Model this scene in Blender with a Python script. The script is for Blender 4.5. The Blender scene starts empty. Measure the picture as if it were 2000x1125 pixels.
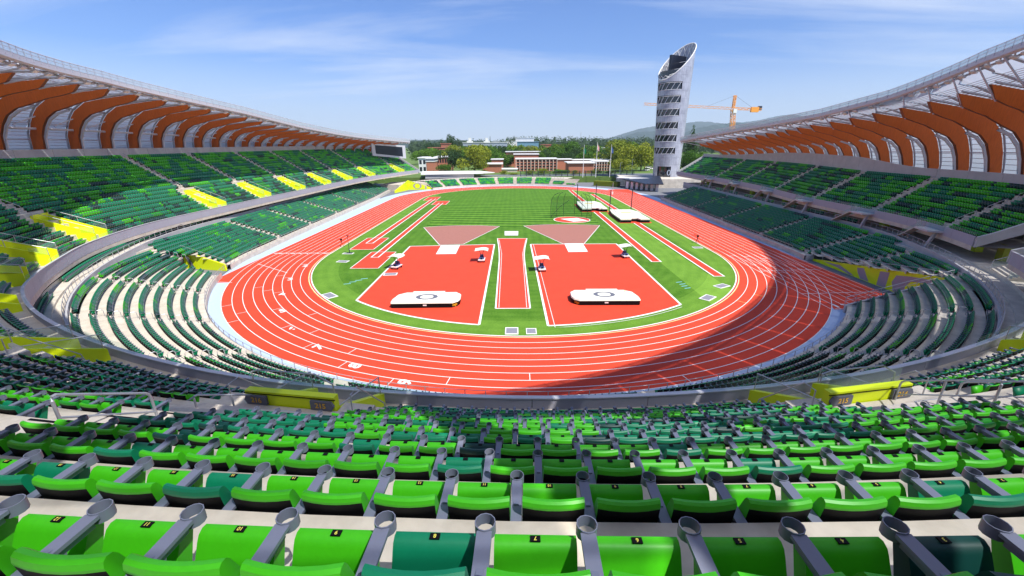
import bpy, math, random
import numpy as np
from mathutils import Vector, Matrix
rng = random.Random(7); nrng = np.random.RandomState(5)
scn = bpy.context.scene
COL = scn.collection
rad = math.radians
# ------------------------------------------------------------------ camera
PIT, CH, YAW, ROLL, CX, FPX = .332457707, 19.5431717, -.006605, -.00600846, -1.31337621, 817.5146
fwd = Vector((math.sin(YAW)*math.cos(PIT), math.cos(YAW)*math.cos(PIT), -math.sin(PIT)))
_r = Vector((math.cos(YAW), -math.sin(YAW), 0)); _u = _r.cross(fwd)
rgt = math.cos(ROLL)*_r + math.sin(ROLL)*_u; upv = -math.sin(ROLL)*_r + math.cos(ROLL)*_u
CAM = Vector((CX, 0, CH))
cam = bpy.data.cameras.new('camera'); cam_o = bpy.data.objects.new('camera', cam); COL.objects.link(cam_o)
cam.sensor_width = 36; cam.lens = FPX/2000*36; cam.clip_start = .05; cam.clip_end = 30000
M = Matrix((rgt, upv, -fwd)).transposed().to_4x4(); M.translation = CAM; cam_o.matrix_world = M
scn.camera = cam_o
def ray(px, py): return fwd + rgt*(px-1000)/FPX - upv*(py-562.5)/FPX
def at_y(px, py, Y):
    r = ray(px, py); return CAM + r*((Y-CAM.y)/r.y)
def at_z(px, py, z=0.):
    r = ray(px, py); return CAM + r*((z-CAM.z)/r.z)
# ------------------------------------------------------------------ light
AZ, EL = 134., 56.5
w = bpy.data.worlds.new('World'); scn.world = w; w.use_nodes = True
nt = w.node_tree; nt.nodes.clear()
def N(nt, t, **k):
    n = nt.nodes.new(t)
    for a, b in k.items(): setattr(n, a, b)
    return n
out = N(nt, 'ShaderNodeOutputWorld'); bg = N(nt, 'ShaderNodeBackground'); bg.inputs['Strength'].default_value = .083
sky = N(nt, 'ShaderNodeTexSky', sky_type='NISHITA'); sky.sun_disc = False
sky.sun_elevation = rad(EL); sky.sun_rotation = rad(AZ); sky.altitude = 100; sky.air_density = 1.0; sky.dust_density = .6; sky.ozone_density = 3.
tc = N(nt, 'ShaderNodeTexCoord'); sep = N(nt, 'ShaderNodeSeparateXYZ'); nt.links.new(tc.outputs['Generated'], sep.inputs[0])
# cirrus laid on a high flat layer: direction / (z + k)
ad = N(nt, 'ShaderNodeMath', operation='ADD'); ad.inputs[1].default_value = .10; nt.links.new(sep.outputs[2], ad.inputs[0])
mx = N(nt, 'ShaderNodeMath', operation='MAXIMUM'); mx.inputs[1].default_value = .05; nt.links.new(ad.outputs[0], mx.inputs[0])
dx = N(nt, 'ShaderNodeMath', operation='DIVIDE'); dy = N(nt, 'ShaderNodeMath', operation='DIVIDE')
nt.links.new(sep.outputs[0], dx.inputs[0]); nt.links.new(mx.outputs[0], dx.inputs[1]); nt.links.new(sep.outputs[1], dy.inputs[0]); nt.links.new(mx.outputs[0], dy.inputs[1])
cmb = N(nt, 'ShaderNodeCombineXYZ'); nt.links.new(dx.outputs[0], cmb.inputs[0]); nt.links.new(dy.outputs[0], cmb.inputs[1])
mp = N(nt, 'ShaderNodeMapping'); mp.inputs['Rotation'].default_value = (0, 0, rad(14)); mp.inputs['Scale'].default_value = (.16, .62, 1); mp.inputs['Location'].default_value = (3.1, .4, 0)
nt.links.new(cmb.outputs[0], mp.inputs[0])
nz = N(nt, 'ShaderNodeTexNoise'); nz.inputs['Scale'].default_value = 1.5; nz.inputs['Detail'].default_value = 9; nz.inputs['Roughness'].default_value = .6; nz.inputs['Distortion'].default_value = .5
nt.links.new(mp.outputs[0], nz.inputs['Vector'])
rmp = N(nt, 'ShaderNodeValToRGB'); rmp.color_ramp.elements[0].position = .45; rmp.color_ramp.elements[1].position = .76; nt.links.new(nz.outputs['Fac'], rmp.inputs[0])
low = N(nt, 'ShaderNodeMapRange'); low.inputs[1].default_value = 0.; low.inputs[2].default_value = .16; low.inputs[3].default_value = .80; low.inputs[4].default_value = .0; nt.links.new(sep.outputs[2], low.inputs[0])
ml = N(nt, 'ShaderNodeMath', operation='MULTIPLY'); ml.inputs[1].default_value = .78; nt.links.new(rmp.outputs[0], ml.inputs[0])
sm = N(nt, 'ShaderNodeMath', operation='MAXIMUM'); nt.links.new(ml.outputs[0], sm.inputs[0]); nt.links.new(low.outputs[0], sm.inputs[1])
hz = N(nt, 'ShaderNodeMix', data_type='RGBA'); nt.links.new(sm.outputs[0], hz.inputs['Factor']); nt.links.new(sky.outputs[0], hz.inputs['A']); hz.inputs['B'].default_value = (15.5, 10.0, 6.8, 1)
tint = N(nt, 'ShaderNodeMix', data_type='RGBA', blend_type='MULTIPLY'); tint.inputs['Factor'].default_value = 1; tint.inputs['B'].default_value = (.48, .80, 1.36, 1)
nt.links.new(hz.outputs['Result'], tint.inputs['A'])
nt.links.new(tint.outputs['Result'], bg.inputs[0]); nt.links.new(bg.outputs[0], out.inputs[0])
sun = bpy.data.lights.new('sun', 'SUN'); sun.energy = 5.0; sun.angle = rad(.5); sun.color = (1, .955, .88)
so = bpy.data.objects.new('sun', sun); COL.objects.link(so)
sd = Vector((math.sin(rad(AZ))*math.cos(rad(EL)), math.cos(rad(AZ))*math.cos(rad(EL)), math.sin(rad(EL))))
so.rotation_euler = sd.to_track_quat('Z', 'Y').to_euler()
vs = scn.view_settings; vs.view_transform = 'Standard'; vs.look = 'None'; vs.exposure = .55; vs.gamma = 1
scn.cycles.max_bounces = 6; scn.cycles.transparent_max_bounces = 16
# ------------------------------------------------------------------ materials
def mat(name, col, rough=.6, metal=0., noise=None, bump=None, spec=.5, coat=0.):
    m = bpy.data.materials.new(name); m.use_nodes = True; nt = m.node_tree; b = nt.nodes['Principled BSDF']
    b.inputs['Base Color'].default_value = (*col, 1); b.inputs['Roughness'].default_value = rough; b.inputs['Metallic'].default_value = metal
    b.inputs['Specular IOR Level'].default_value = spec; b.inputs['Coat Weight'].default_value = coat
    if noise or bump:
        tc = N(nt, 'ShaderNodeTexCoord')
    if noise:
        sc, amt, *rest = noise
        nz = N(nt, 'ShaderNodeTexNoise'); nz.inputs['Scale'].default_value = sc; nz.inputs['Detail'].default_value = 5
        mpp = N(nt, 'ShaderNodeMapping'); nt.links.new(tc.outputs['Object'], mpp.inputs[0]); mpp.inputs['Scale'].default_value = rest[0] if rest else (1, 1, 1)
        nt.links.new(mpp.outputs[0], nz.inputs['Vector'])
        n2 = N(nt, 'ShaderNodeTexNoise'); n2.inputs['Scale'].default_value = sc*13; n2.inputs['Detail'].default_value = 3; nt.links.new(mpp.outputs[0], n2.inputs['Vector'])
        av = N(nt, 'ShaderNodeMix', data_type='FLOAT'); av.inputs['Factor'].default_value = .32; nt.links.new(nz.outputs['Fac'], av.inputs['A']); nt.links.new(n2.outputs['Fac'], av.inputs['B'])
        mr = N(nt, 'ShaderNodeMapRange'); mr.inputs[1].default_value = .25; mr.inputs[2].default_value = .75; mr.inputs[3].default_value = 1-amt; mr.inputs[4].default_value = 1+amt
        nt.links.new(av.outputs['Result'], mr.inputs[0])
        mm = N(nt, 'ShaderNodeMix', data_type='RGBA', blend_type='MULTIPLY'); mm.inputs['Factor'].default_value = 1; mm.inputs['A'].default_value = (*col, 1)
        nt.links.new(mr.outputs[0], mm.inputs['B']); nt.links.new(mm.outputs['Result'], b.inputs['Base Color'])
    if bump:
        nb = N(nt, 'ShaderNodeTexNoise'); nb.inputs['Scale'].default_value = bump[0]; nb.inputs['Detail'].default_value = 4; nt.links.new(tc.outputs['Object'], nb.inputs['Vector'])
        bp = N(nt, 'ShaderNodeBump'); bp.inputs['Strength'].default_value = bump[1]; bp.inputs['Distance'].default_value = bump[2] if len(bump) > 2 else .02
        nt.links.new(nb.outputs['Fac'], bp.inputs['Height']); nt.links.new(bp.outputs[0], b.inputs['Normal'])
    return m
MT = {}
MT['conc'] = mat('concrete', (.54, .485, .405), .85, noise=(.9, .26), bump=(30, .25, .004))
MT['conc2'] = mat('concrete_wall', (.40, .40, .41), .8, noise=(.7, .14), bump=(25, .2, .004))
MT['fascia'] = mat('fascia_panel', (.36, .36, .42), .55, noise=(.5, .08))
MT['apron'] = mat('apron_rubber', (.40, .50, .66), .8, noise=(2, .06), bump=(60, .3, .003))
MT['track'] = mat('red_rubber', (.66, .056, .022), .78, noise=(.35, .15), bump=(70, .3, .003), spec=.3)
MT['pad'] = mat('red_pad_rubber', (.66, .054, .022), .78, noise=(.5, .12), bump=(70, .3, .003), spec=.3)
MT['brown'] = mat('brown_cinder', (.33, .145, .115), .9, noise=(1.2, .08), bump=(50, .3, .004), spec=.2)
MT['white'] = mat('white_paint', (.78, .77, .74), .6, noise=(4, .04))
MT['cream'] = mat('cream_vinyl', (.80, .78, .66), .45, noise=(2, .03))
MT['yline'] = mat('yellow_paint', (.80, .56, .16), .6, noise=(3, .05))
MT['yellow'] = mat('lime_yellow_paint', (.70, .83, .003), .42, noise=(.8, .05))
MT['olive'] = mat('olive_yellow_panel', (.34, .37, .01), .5, noise=(.8, .06))
MT['steel'] = mat('galvanised_steel', (.46, .47, .50), .5, .5, noise=(6, .08))
MT['steelp'] = mat('grey_painted_steel', (.50, .51, .55), .45, .1, noise=(1.5, .05))
MT['dark'] = mat('black_plastic', (.004, .004, .005), .6, spec=.15)
MT['navy'] = mat('dark_navy_metal', (.02, .026, .045), .4, .2)
MT['wood'] = mat('orange_laminated_timber', (.55, .120, .012), .55, noise=(1.2, .22, (8, 8, .8)), spec=.3)
MT['woodd'] = mat('dark_timber_end', (.20, .055, .016), .6, noise=(1.2, .1))
MT['tcase'] = mat('tower_metal_skin', (.34, .35, .385), .42, .3, noise=(.35, .22))
def tower_skin(m):
    nt = m.node_tree; b = nt.nodes['Principled BSDF']; tc = N(nt, 'ShaderNodeTexCoord'); sp = N(nt, 'ShaderNodeSeparateXYZ'); nt.links.new(tc.outputs['Object'], sp.inputs[0])
    sx = N(nt, 'ShaderNodeMath', operation='SUBTRACT'); sx.inputs[1].default_value = 73.; sy = N(nt, 'ShaderNodeMath', operation='SUBTRACT'); sy.inputs[1].default_value = 213.
    nt.links.new(sp.outputs[0], sx.inputs[0]); nt.links.new(sp.outputs[1], sy.inputs[0]); at = N(nt, 'ShaderNodeMath', operation='ARCTAN2'); nt.links.new(sy.outputs[0], at.inputs[0]); nt.links.new(sx.outputs[0], at.inputs[1])
    mu = N(nt, 'ShaderNodeMath', operation='MULTIPLY'); mu.inputs[1].default_value = 7.; nt.links.new(at.outputs[0], mu.inputs[0]); cb = N(nt, 'ShaderNodeCombineXYZ'); nt.links.new(mu.outputs[0], cb.inputs[0]); nt.links.new(sp.outputs[2], cb.inputs[1])
    bk = N(nt, 'ShaderNodeTexBrick'); bk.inputs['Scale'].default_value = 1.; bk.inputs['Brick Width'].default_value = 1.1; bk.inputs['Row Height'].default_value = 3.2; bk.inputs['Mortar Size'].default_value = .05; bk.inputs['Color1'].default_value = (.40, .41, .46, 1); bk.inputs['Color2'].default_value = (.35, .36, .41, 1); bk.inputs['Mortar'].default_value = (.24, .25, .29, 1); bk.offset = 0
    nt.links.new(cb.outputs[0], bk.inputs['Vector']); nz = N(nt, 'ShaderNodeTexNoise'); nz.inputs['Scale'].default_value = .22; nz.inputs['Detail'].default_value = 7; nz.inputs['Roughness'].default_value = .75; nt.links.new(cb.outputs[0], nz.inputs['Vector'])
    cr = N(nt, 'ShaderNodeValToRGB'); cr.color_ramp.elements[0].position = .40; cr.color_ramp.elements[0].color = (.74, .74, .77, 1); cr.color_ramp.elements[1].position = .56; cr.color_ramp.elements[1].color = (1.15, 1.15, 1.15, 1); nt.links.new(nz.outputs['Fac'], cr.inputs[0])
    mm = N(nt, 'ShaderNodeMix', data_type='RGBA', blend_type='MULTIPLY'); mm.inputs['Factor'].default_value = .8; nt.links.new(bk.outputs['Color'], mm.inputs['A']); nt.links.new(cr.outputs[0], mm.inputs['B']); nt.links.new(mm.outputs['Result'], b.inputs['Base Color'])
tower_skin(MT['tcase'])
MT['screen'] = mat('dark_screen', (.006, .008, .018), .3)
MT['brick'] = mat('red_brick', (.42, .155, .095), .9, noise=(.8, .12), bump=(8, .3, .02))
MT['brickp'] = mat('pale_concrete_fin', (.62, .52, .44), .8, noise=(1, .05))
MT['roofw'] = mat('pale_flat_roof', (.70, .69, .68), .8, noise=(.4, .08))
MT['grate'] = mat('grate_metal', (.22, .22, .26), .7, noise=(8, .1))
MT['greyb'] = mat('grey_cladding', (.30, .34, .42), .6, noise=(.4, .05))
MT['orange'] = mat('crane_orange_paint', (.85, .33, .04), .5)
MT['trunk'] = mat('bark', (.075, .055, .04), .9, noise=(3, .2))
MT['asph'] = mat('asphalt', (.16, .165, .18), .9, noise=(.6, .1), bump=(30, .3, .01))
MT['glassd'] = mat('dark_window_glass', (.015, .02, .028), .08, spec=.8)
MT['winb'] = mat('bluish_window_glass', (.16, .30, .40), .12, spec=.8)
MT['ogrey'] = mat('slate_grey_print', (.13, .135, .17), .6)
MT['mgrey'] = mat('mauve_grey_print', (.36, .29, .33), .6)
MT['gold'] = mat('gold_print', (.75, .42, .02), .5)
MT['blue'] = mat('blue_plastic', (.07, .13, .32), .4)
MT['numy'] = mat('yellow_digit_print', (.80, .72, .10), .5)
MT['cyan'] = mat('cyan_marker_paint', (.20, .50, .55), .6)
# seats
SEATC = {'bright': (.050, .44, .006), 'mid': (.012, .27, .018), 'teal': (.002, .19, .085), 'dark': (.002, .045, .036)}
for k, c in SEATC.items(): MT['s_'+k] = mat(k+'_green_seat_plastic', c, .42, noise=(3, .12), spec=.35)
MT['arm'] = mat('grey_blue_armrest_plastic', (.17, .185, .25), .45, noise=(5, .05))
def grass_mat():
    m = bpy.data.materials.new('mown_grass'); m.use_nodes = True; nt = m.node_tree; b = nt.nodes['Principled BSDF']; b.inputs['Roughness'].default_value = .95; b.inputs['Specular IOR Level'].default_value = .15
    tc = N(nt, 'ShaderNodeTexCoord'); sp = N(nt, 'ShaderNodeSeparateXYZ'); nt.links.new(tc.outputs['Object'], sp.inputs[0])
    def math_(op, a, b_=None, c=None):
        n = N(nt, 'ShaderNodeMath', operation=op)
        for i, v in enumerate((a, b_, c)):
            if v is None: continue
            if isinstance(v, (int, float)): n.inputs[i].default_value = v
            else: nt.links.new(v, n.inputs[i])
        return n.outputs[0]
    X, Y = sp.outputs[0], sp.outputs[1]
    nz = N(nt, 'ShaderNodeTexNoise'); nz.inputs['Scale'].default_value = .35; nz.inputs['Detail'].default_value = 6; nt.links.new(tc.outputs['Object'], nz.inputs['Vector'])
    n3 = N(nt, 'ShaderNodeTexNoise'); n3.inputs['Scale'].default_value = 4.; n3.inputs['Detail'].default_value = 5; nt.links.new(tc.outputs['Object'], n3.inputs['Vector'])
    wob = math_('ADD', math_('MULTIPLY', math_('SUBTRACT', nz.outputs['Fac'], .5), .9), math_('MULTIPLY', math_('SUBTRACT', n3.outputs['Fac'], .5), .8))
    # mowing stripes across the field, slightly skewed, beyond the throwing sectors
    s = math_('SINE', math_('ADD', math_('MULTIPLY', math_('ADD', Y, math_('MULTIPLY', X, .10)), 1.75), math_('MULTIPLY', wob, .6)))
    far = math_('GREATER_THAN', Y, 103.)
    inx = math_('LESS_THAN', math_('ABSOLUTE', math_('ADD', X, 1.5)), 22.)
    stripe = math_('MULTIPLY', math_('MULTIPLY', math_('MAXIMUM', math_('MINIMUM', math_('MULTIPLY', s, 3.), 1.), -1.), .34), math_('MULTIPLY', far, inx))
    # concentric mower passes in the bend and along the straights
    d = math_('SQRT', math_('ADD', math_('POWER', X, 2.), math_('POWER', math_('SUBTRACT', Y, 76.9), 2.)))
    near = math_('LESS_THAN', Y, 76.9)
    rr = math_('ADD', math_('MULTIPLY', d, near), math_('MULTIPLY', math_('ABSOLUTE', X), math_('SUBTRACT', 1., near)))
    band = math_('MULTIPLY', math_('SUBTRACT', math_('GREATER_THAN', rr, 32.2), .5), .32)
    fine = math_('MULTIPLY', math_('SINE', math_('ADD', math_('MULTIPLY', rr, 4.), wob)), .06)
    lane = math_('MULTIPLY', math_('LESS_THAN', math_('ABSOLUTE', math_('SUBTRACT', X, 26.4)), 2.6), .45)
    tot = math_('ADD', math_('ADD', stripe, math_('ADD', band, fine)), math_('ADD', lane, math_('MULTIPLY', wob, .9)))
    cr = N(nt, 'ShaderNodeValToRGB'); e = cr.color_ramp.elements
    e[0].position = .15; e[0].color = (.030, .110, .004, 1); e[1].position = .9; e[1].color = (.17, .33, .04, 1)
    nt.links.new(math_('ADD', math_('MULTIPLY', tot, .62), .48), cr.inputs[0]); nt.links.new(cr.outputs[0], b.inputs['Base Color'])
    nb = N(nt, 'ShaderNodeTexNoise'); nb.inputs['Scale'].default_value = 25; nt.links.new(tc.outputs['Object'], nb.inputs['Vector'])
    bp = N(nt, 'ShaderNodeBump'); bp.inputs['Strength'].default_value = .5; bp.inputs['Distance'].default_value = .02; nt.links.new(nb.outputs['Fac'], bp.inputs['Height']); nt.links.new(bp.outputs[0], b.inputs['Normal'])
    return m
MT['grass'] = grass_mat()
def leaf_mat(name, c1, c2):
    m = bpy.data.materials.new(name); m.use_nodes = True; nt = m.node_tree; b = nt.nodes['Principled BSDF']; b.inputs['Roughness'].default_value = .8; b.inputs['Specular IOR Level'].default_value = .2
    oi = N(nt, 'ShaderNodeObjectInfo'); tc = N(nt, 'ShaderNodeTexCoord'); nz = N(nt, 'ShaderNodeTexNoise'); nz.inputs['Scale'].default_value = 5; nz.inputs['Detail'].default_value = 4
    nt.links.new(tc.outputs['Object'], nz.inputs['Vector'])
    a = N(nt, 'ShaderNodeMath', operation='MULTIPLY_ADD'); a.inputs[1].default_value = .5; nt.links.new(oi.outputs['Random'], a.inputs[0]); nt.links.new(nz.outputs['Fac'], a.inputs[2])
    s = N(nt, 'ShaderNodeMath', operation='SUBTRACT'); s.inputs[1].default_value = .25; s.use_clamp = True; nt.links.new(a.outputs[0], s.inputs[0])
    mx = N(nt, 'ShaderNodeMix', data_type='RGBA'); mx.inputs['A'].default_value = (*c1, 1); mx.inputs['B'].default_value = (*c2, 1); nt.links.new(s.outputs[0], mx.inputs['Factor'])
    nt.links.new(mx.outputs['Result'], b.inputs['Base Color'])
    tr = N(nt, 'ShaderNodeBsdfTranslucent'); nt.links.new(mx.outputs['Result'], tr.inputs[0]); ms = N(nt, 'ShaderNodeMixShader'); ms.inputs[0].default_value = .3
    nt.links.new(b.outputs[0], ms.inputs[1]); nt.links.new(tr.outputs[0], ms.inputs[2]); nt.links.new(ms.outputs[0], nt.nodes['Material Output'].inputs[0])
    return m
MT['leafy'] = leaf_mat('yellow_green_leaves', (.12, .17, .014), (.30, .33, .03))
MT['leafg'] = leaf_mat('fresh_green_leaves', (.045, .125, .014), (.13, .25, .025))
MT['leafd'] = leaf_mat('dark_green_leaves', (.022, .060, .018), (.062, .12, .032))
MT['leafb'] = leaf_mat('dull_blue_green_leaves', (.045, .080, .040), (.085, .13, .062))
def film_mat(name, op):
    m = bpy.data.materials.new(name); m.use_nodes = True; nt = m.node_tree; nt.nodes.remove(nt.nodes['Principled BSDF'])
    o = nt.nodes['Material Output']; t = N(nt, 'ShaderNodeBsdfTransparent'); t.inputs[0].default_value = (.86, .89, .95, 1); d = N(nt, 'ShaderNodeBsdfTranslucent'); d.inputs[0].default_value = (.44, .48, .56, 1)
    g = N(nt, 'ShaderNodeBsdfPrincipled'); g.inputs['Base Color'].default_value = (.46, .48, .54, 1); g.inputs['Roughness'].default_value = .3
    a = N(nt, 'ShaderNodeMixShader'); a.inputs[0].default_value = .5; nt.links.new(d.outputs[0], a.inputs[1]); nt.links.new(g.outputs[0], a.inputs[2])
    tcn = N(nt, 'ShaderNodeTexCoord'); sp = N(nt, 'ShaderNodeSeparateXYZ'); nt.links.new(tcn.outputs['Object'], sp.inputs[0])
    b = N(nt, 'ShaderNodeMixShader'); b.inputs[0].default_value = op; nt.links.new(t.outputs[0], b.inputs[1]); nt.links.new(a.outputs[0], b.inputs[2]); nt.links.new(b.outputs[0], o.inputs[0])
    return m
MT['film'] = film_mat('translucent_roof_film', .91); MT['filmc'] = film_mat('thinned_wall_film', .34)  # second film is thinned for the unseen rear wall, letting sun through
def glass_mat(name, tintc, f):
    m = bpy.data.materials.new(name); m.use_nodes = True; nt = m.node_tree; b = nt.nodes['Principled BSDF']; b.inputs['Base Color'].default_value = (*tintc, 1); b.inputs['Roughness'].default_value = .05
    t = N(nt, 'ShaderNodeBsdfTransparent'); t.inputs[0].default_value = (.86, .95, .93, 1); ms = N(nt, 'ShaderNodeMixShader'); ms.inputs[0].default_value = f
    nt.links.new(t.outputs[0], ms.inputs[1]); nt.links.new(b.outputs[0], ms.inputs[2]); nt.links.new(ms.outputs[0], nt.nodes['Material Output'].inputs[0]); return m
MT['glass'] = glass_mat('clear_guard_glass', (.45, .55, .55), .16)
MT['screenm'] = glass_mat('pale_mesh_screen', (.50, .52, .55), .5)
MT['net'] = glass_mat('black_netting', (.01, .012, .01), .22)
MT['hill'] = mat('forested_hill', (.016, .040, .030), .95, noise=(.004, .35))
MT['lawn'] = mat('campus_lawn', (.10, .17, .03), .95, noise=(.03, .3), bump=(2, .5, .1))
# ------------------------------------------------------------------ mesh helpers
class MB:
    def __init__(s): s.v = []; s.f = []; s.m = []
    def add(s, vs, fs, m=0):
        o = len(s.v); s.v += [tuple(v) for v in vs]; s.f += [tuple(i+o for i in f) for f in fs]; s.m += [m]*len(fs); return s
    def box(s, c, d, rz=0., m=0, rx=0.):
        x, y, z = d[0]/2, d[1]/2, d[2]/2; cr, sr = math.cos(rz), math.sin(rz); cx, sx = math.cos(rx), math.sin(rx); P = []
        for k in (-1, 1):
            for (i, j) in ((-1, -1), (1, -1), (1, 1), (-1, 1)):
                a, b, e = i*x, j*y, k*z; b, e = b*cx-e*sx, b*sx+e*cx
                P.append((c[0]+a*cr-b*sr, c[1]+a*sr+b*cr, c[2]+e))
        return s.add(P, [(3, 2, 1, 0), (4, 5, 6, 7), (0, 1, 5, 4), (1, 2, 6, 5), (2, 3, 7, 6), (3, 0, 4, 7)], m)
    def prism(s, poly, z0, z1, m=0):
        n = len(poly); P = [(p[0], p[1], z0) for p in poly]+[(p[0], p[1], z1) for p in poly]
        if sum(poly[i][0]*poly[(i+1) % n][1]-poly[(i+1) % n][0]*poly[i][1] for i in range(n)) < 0: P = P[:n][::-1]+P[n:][::-1]
        return s.add(P, [tuple(range(n))[::-1], tuple(range(n, 2*n))]+[(i, (i+1) % n, n+(i+1) % n, n+i) for i in range(n)], m)
    def beam(s, a, b, wd, ht, m=0):
        a, b = Vector(a), Vector(b); d = (b-a).normalized(); u = Vector((0, 0, 1)) if abs(d.z) < .95 else Vector((1, 0, 0))
        r = d.cross(u).normalized()*wd/2; t = r.cross(d).normalized()*ht/2
        P = [a-r-t, a+r-t, a+r+t, a-r+t, b-r-t, b+r-t, b+r+t, b-r+t]
        return s.add(P, [(3, 2, 1, 0), (4, 5, 6, 7), (0, 1, 5, 4), (1, 2, 6, 5), (2, 3, 7, 6), (3, 0, 4, 7)], m)
    def tube(s, pts, r, n=6, m=0, r2=None):
        pts = [Vector(p) for p in pts]; P = []; K = len(pts)
        for i, p in enumerate(pts):
            d = (pts[min(i+1, K-1)]-pts[max(i-1, 0)]).normalized(); u = Vector((0, 0, 1)) if abs(d.z) < .9 else Vector((0, 1, 0))
            a = d.cross(u).normalized(); b = a.cross(d); rr = r if r2 is None else r+(r2-r)*i/(K-1)
            P += [p+a*rr*math.cos(2*math.pi*j/n)+b*rr*math.sin(2*math.pi*j/n) for j in range(n)]
        F = [(i*n+j, i*n+(j+1) % n, (i+1)*n+(j+1) % n, (i+1)*n+j) for i in range(K-1) for j in range(n)]
        F += [tuple(range(n))[::-1], tuple(range((K-1)*n, K*n))]
        return s.add(P, F, m)
    def strip(s, A, B, m=0):
        n = len(A); return s.add(list(A)+list(B), [(i, i+1, n+i+1, n+i) for i in range(n-1)], m)
    def mesh(s, name, mats, smooth=False):
        me = bpy.data.meshes.new(name); me.from_pydata(s.v, [], s.f)
        for m in mats: me.materials.append(m)
        if len(mats) > 1: me.polygons.foreach_set('material_index', s.m)
        if smooth: me.polygons.foreach_set('use_smooth', [True]*len(s.f))
        me.update(); return me
    def build(s, name, mats, parent=None, smooth=False, kind=None):
        if not isinstance(mats, (list, tuple)): mats = [mats]
        return link(name, s.mesh(name, mats, smooth), parent, kind)
def link(name, data, parent=None, kind=None, loc=None, rz=None):
    o = bpy.data.objects.new(name, data); COL.objects.link(o)
    if parent: o.parent = parent
    if kind: o['kind'] = kind
    if loc is not None: o.location = loc
    if rz is not None: o.rotation_euler = (0, 0, rz)
    return o
def tag(o, label, cat, group=None):
    o['label'] = label; o['category'] = cat
    if group: o['group'] = group
    return o
def thing(name, label, cat, loc=(0, 0, 0), rz=0., group=None):
    o = bpy.data.objects.new(name, None); COL.objects.link(o); o.location = loc; o.rotation_euler = (0, 0, rz); o.empty_display_size = .3
    return tag(o, label, cat, group)
def structure(name, mb, m): return mb.build(name, m, None, kind='structure')
def smooth01(x): x = max(0., min(1., x)); return x*x*(3-2*x)
# ------------------------------------------------------------------ ground and track
YC, YF, R0, LW = 76.9, 76.9+84.39, 36.5, 1.22
def arc(cx, cy, r, a0, a1, n): return [(cx+r*math.cos(a0+(a1-a0)*i/n), cy+r*math.sin(a0+(a1-a0)*i/n)) for i in range(n+1)]
def oval(r, n=72, xl=None, xr=None):
    p = arc(0, YC, r, math.pi, 2*math.pi, n)+arc(0, YF, r, 0, math.pi, n)
    return p+[p[0]]
def sheet(name, poly, z, m, parent=None, kind=None): return MB().add([(p[0], p[1], z) for p in poly], [tuple(range(len(poly)))]).build(name, m, parent, kind=kind)
g = MB().add([(-130, -40, -.02), (130, -40, -.02), (130, 236, -.02), (-130, 236, -.02)], [(0, 1, 2, 3)])
structure('ground', g, MT['asph'])
sheet('trackside_apron', [(p[0]*1.0, p[1]) for p in arc(0, YC, 49.6, math.pi, 2*math.pi, 96)+[(52.4, YC), (52.4, YF)]+arc(0, YF, 52.2, 0, math.pi, 80)+[(-54.5, YF+5), (-52.2, 140), (-51.3, 105)]], .004, MT['apron'], kind='structure')
sheet('running_track', oval(R0+9*LW)[:-1], .012, MT['track'], kind='structure')
TRK = bpy.data.objects['running_track']
# outer lane of the home straight with its chute, and the back straight wedge
sheet('straight_lanes', [(38.0, 48.0), (49.0, 48.0), (49.0, 190), (40, 190), (40, 120), (46.5, 90), (44, 62)], .008, MT['track'], TRK)
sheet('start_wedge', [(-47.4, 59.4), (-43.6, 59.6), (-43, 78), (-47.6, 79)], .008, MT['track'], TRK)
sheet('infield', oval(R0-.32)[:-1], .016, MT['grass'], kind='structure'); INF = bpy.data.objects['infield']
def ring(name, pts, wd, z, m, parent):
    mb = MB(); n = len(pts); A = []; B = []
    for i, p in enumerate(pts):
        q0 = pts[i-1] if i else (pts[-2] if pts[0] == pts[-1] else pts[0]); q1 = pts[i+1] if i < n-1 else (pts[1] if pts[0] == pts[-1] else pts[-1])
        dx, dy = q1[0]-q0[0], q1[1]-q0[1]; l = math.hypot(dx, dy) or 1; nx, ny = -dy/l*wd/2, dx/l*wd/2
        A.append((p[0]+nx, p[1]+ny, z)); B.append((p[0]-nx, p[1]-ny, z))
    mb.strip(A, B); return mb.build(name, m, parent)
for i in range(10): ring('lane_line', oval(R0+i*LW), .085, .020, MT['white'], TRK)
ring('kerb_line', oval(R0-.33), .17, .024, MT['white'], TRK)
ring('steeplechase_line', arc(0, YC, R0+.06, math.pi, 2*math.pi+.05, 60), .10, .026, MT['yline'], TRK)
ring('steeplechase_line', [(R0+.06, YC), (R0+.06, YF)], .08, .026, MT['yline'], TRK); ring('steeplechase_line', [(-R0-.06, YC), (-R0-.06, YF)], .08, .026, MT['yline'], TRK)
for i in range(1, 11):          # 100 m chute lines
    x = R0+i*LW; ring('lane_line', [(x, 48.1), (x, YC)], .085, .018, MT['white'], TRK)
for (xa, ya, xb, yb) in ((37.6, 64.3, 48.4, 65.3), (37.8, 53.7, 48.6, 54.4), (38.2, 48.2, 49.0, 48.2), (-46.9, 77.2, -36, 77.2), (-46.9, 77.6, -36, 77.6), (-43.8, 59.6, -46.6, 59.9), (-38, 64.5, -46, 70.0), (36.6, 192, 47.4, 192)):
    ring('cross_line', [(xa, ya), (xb, yb)], .10, .022, MT['white'], TRK)
for k in range(9):              # dashes over the start line on the back straight
    ring('cross_line', [(-36.6-k*LW-.2, 76.9+rng.random()*.6), (-36.6-k*LW-.95, 76.9+rng.random()*.6)], .22, .022, MT['white'], TRK)
def radial_mark(th, lane, m=MT['white'], wd=.07):
    a = rad(th); p = lambda r: (r*math.sin(a), YC-r*math.cos(a)); r = R0+lane*LW
    ring('stagger_mark', [p(r+.05), p(r+LW-.05)], wd, .022, m, TRK)
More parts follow.
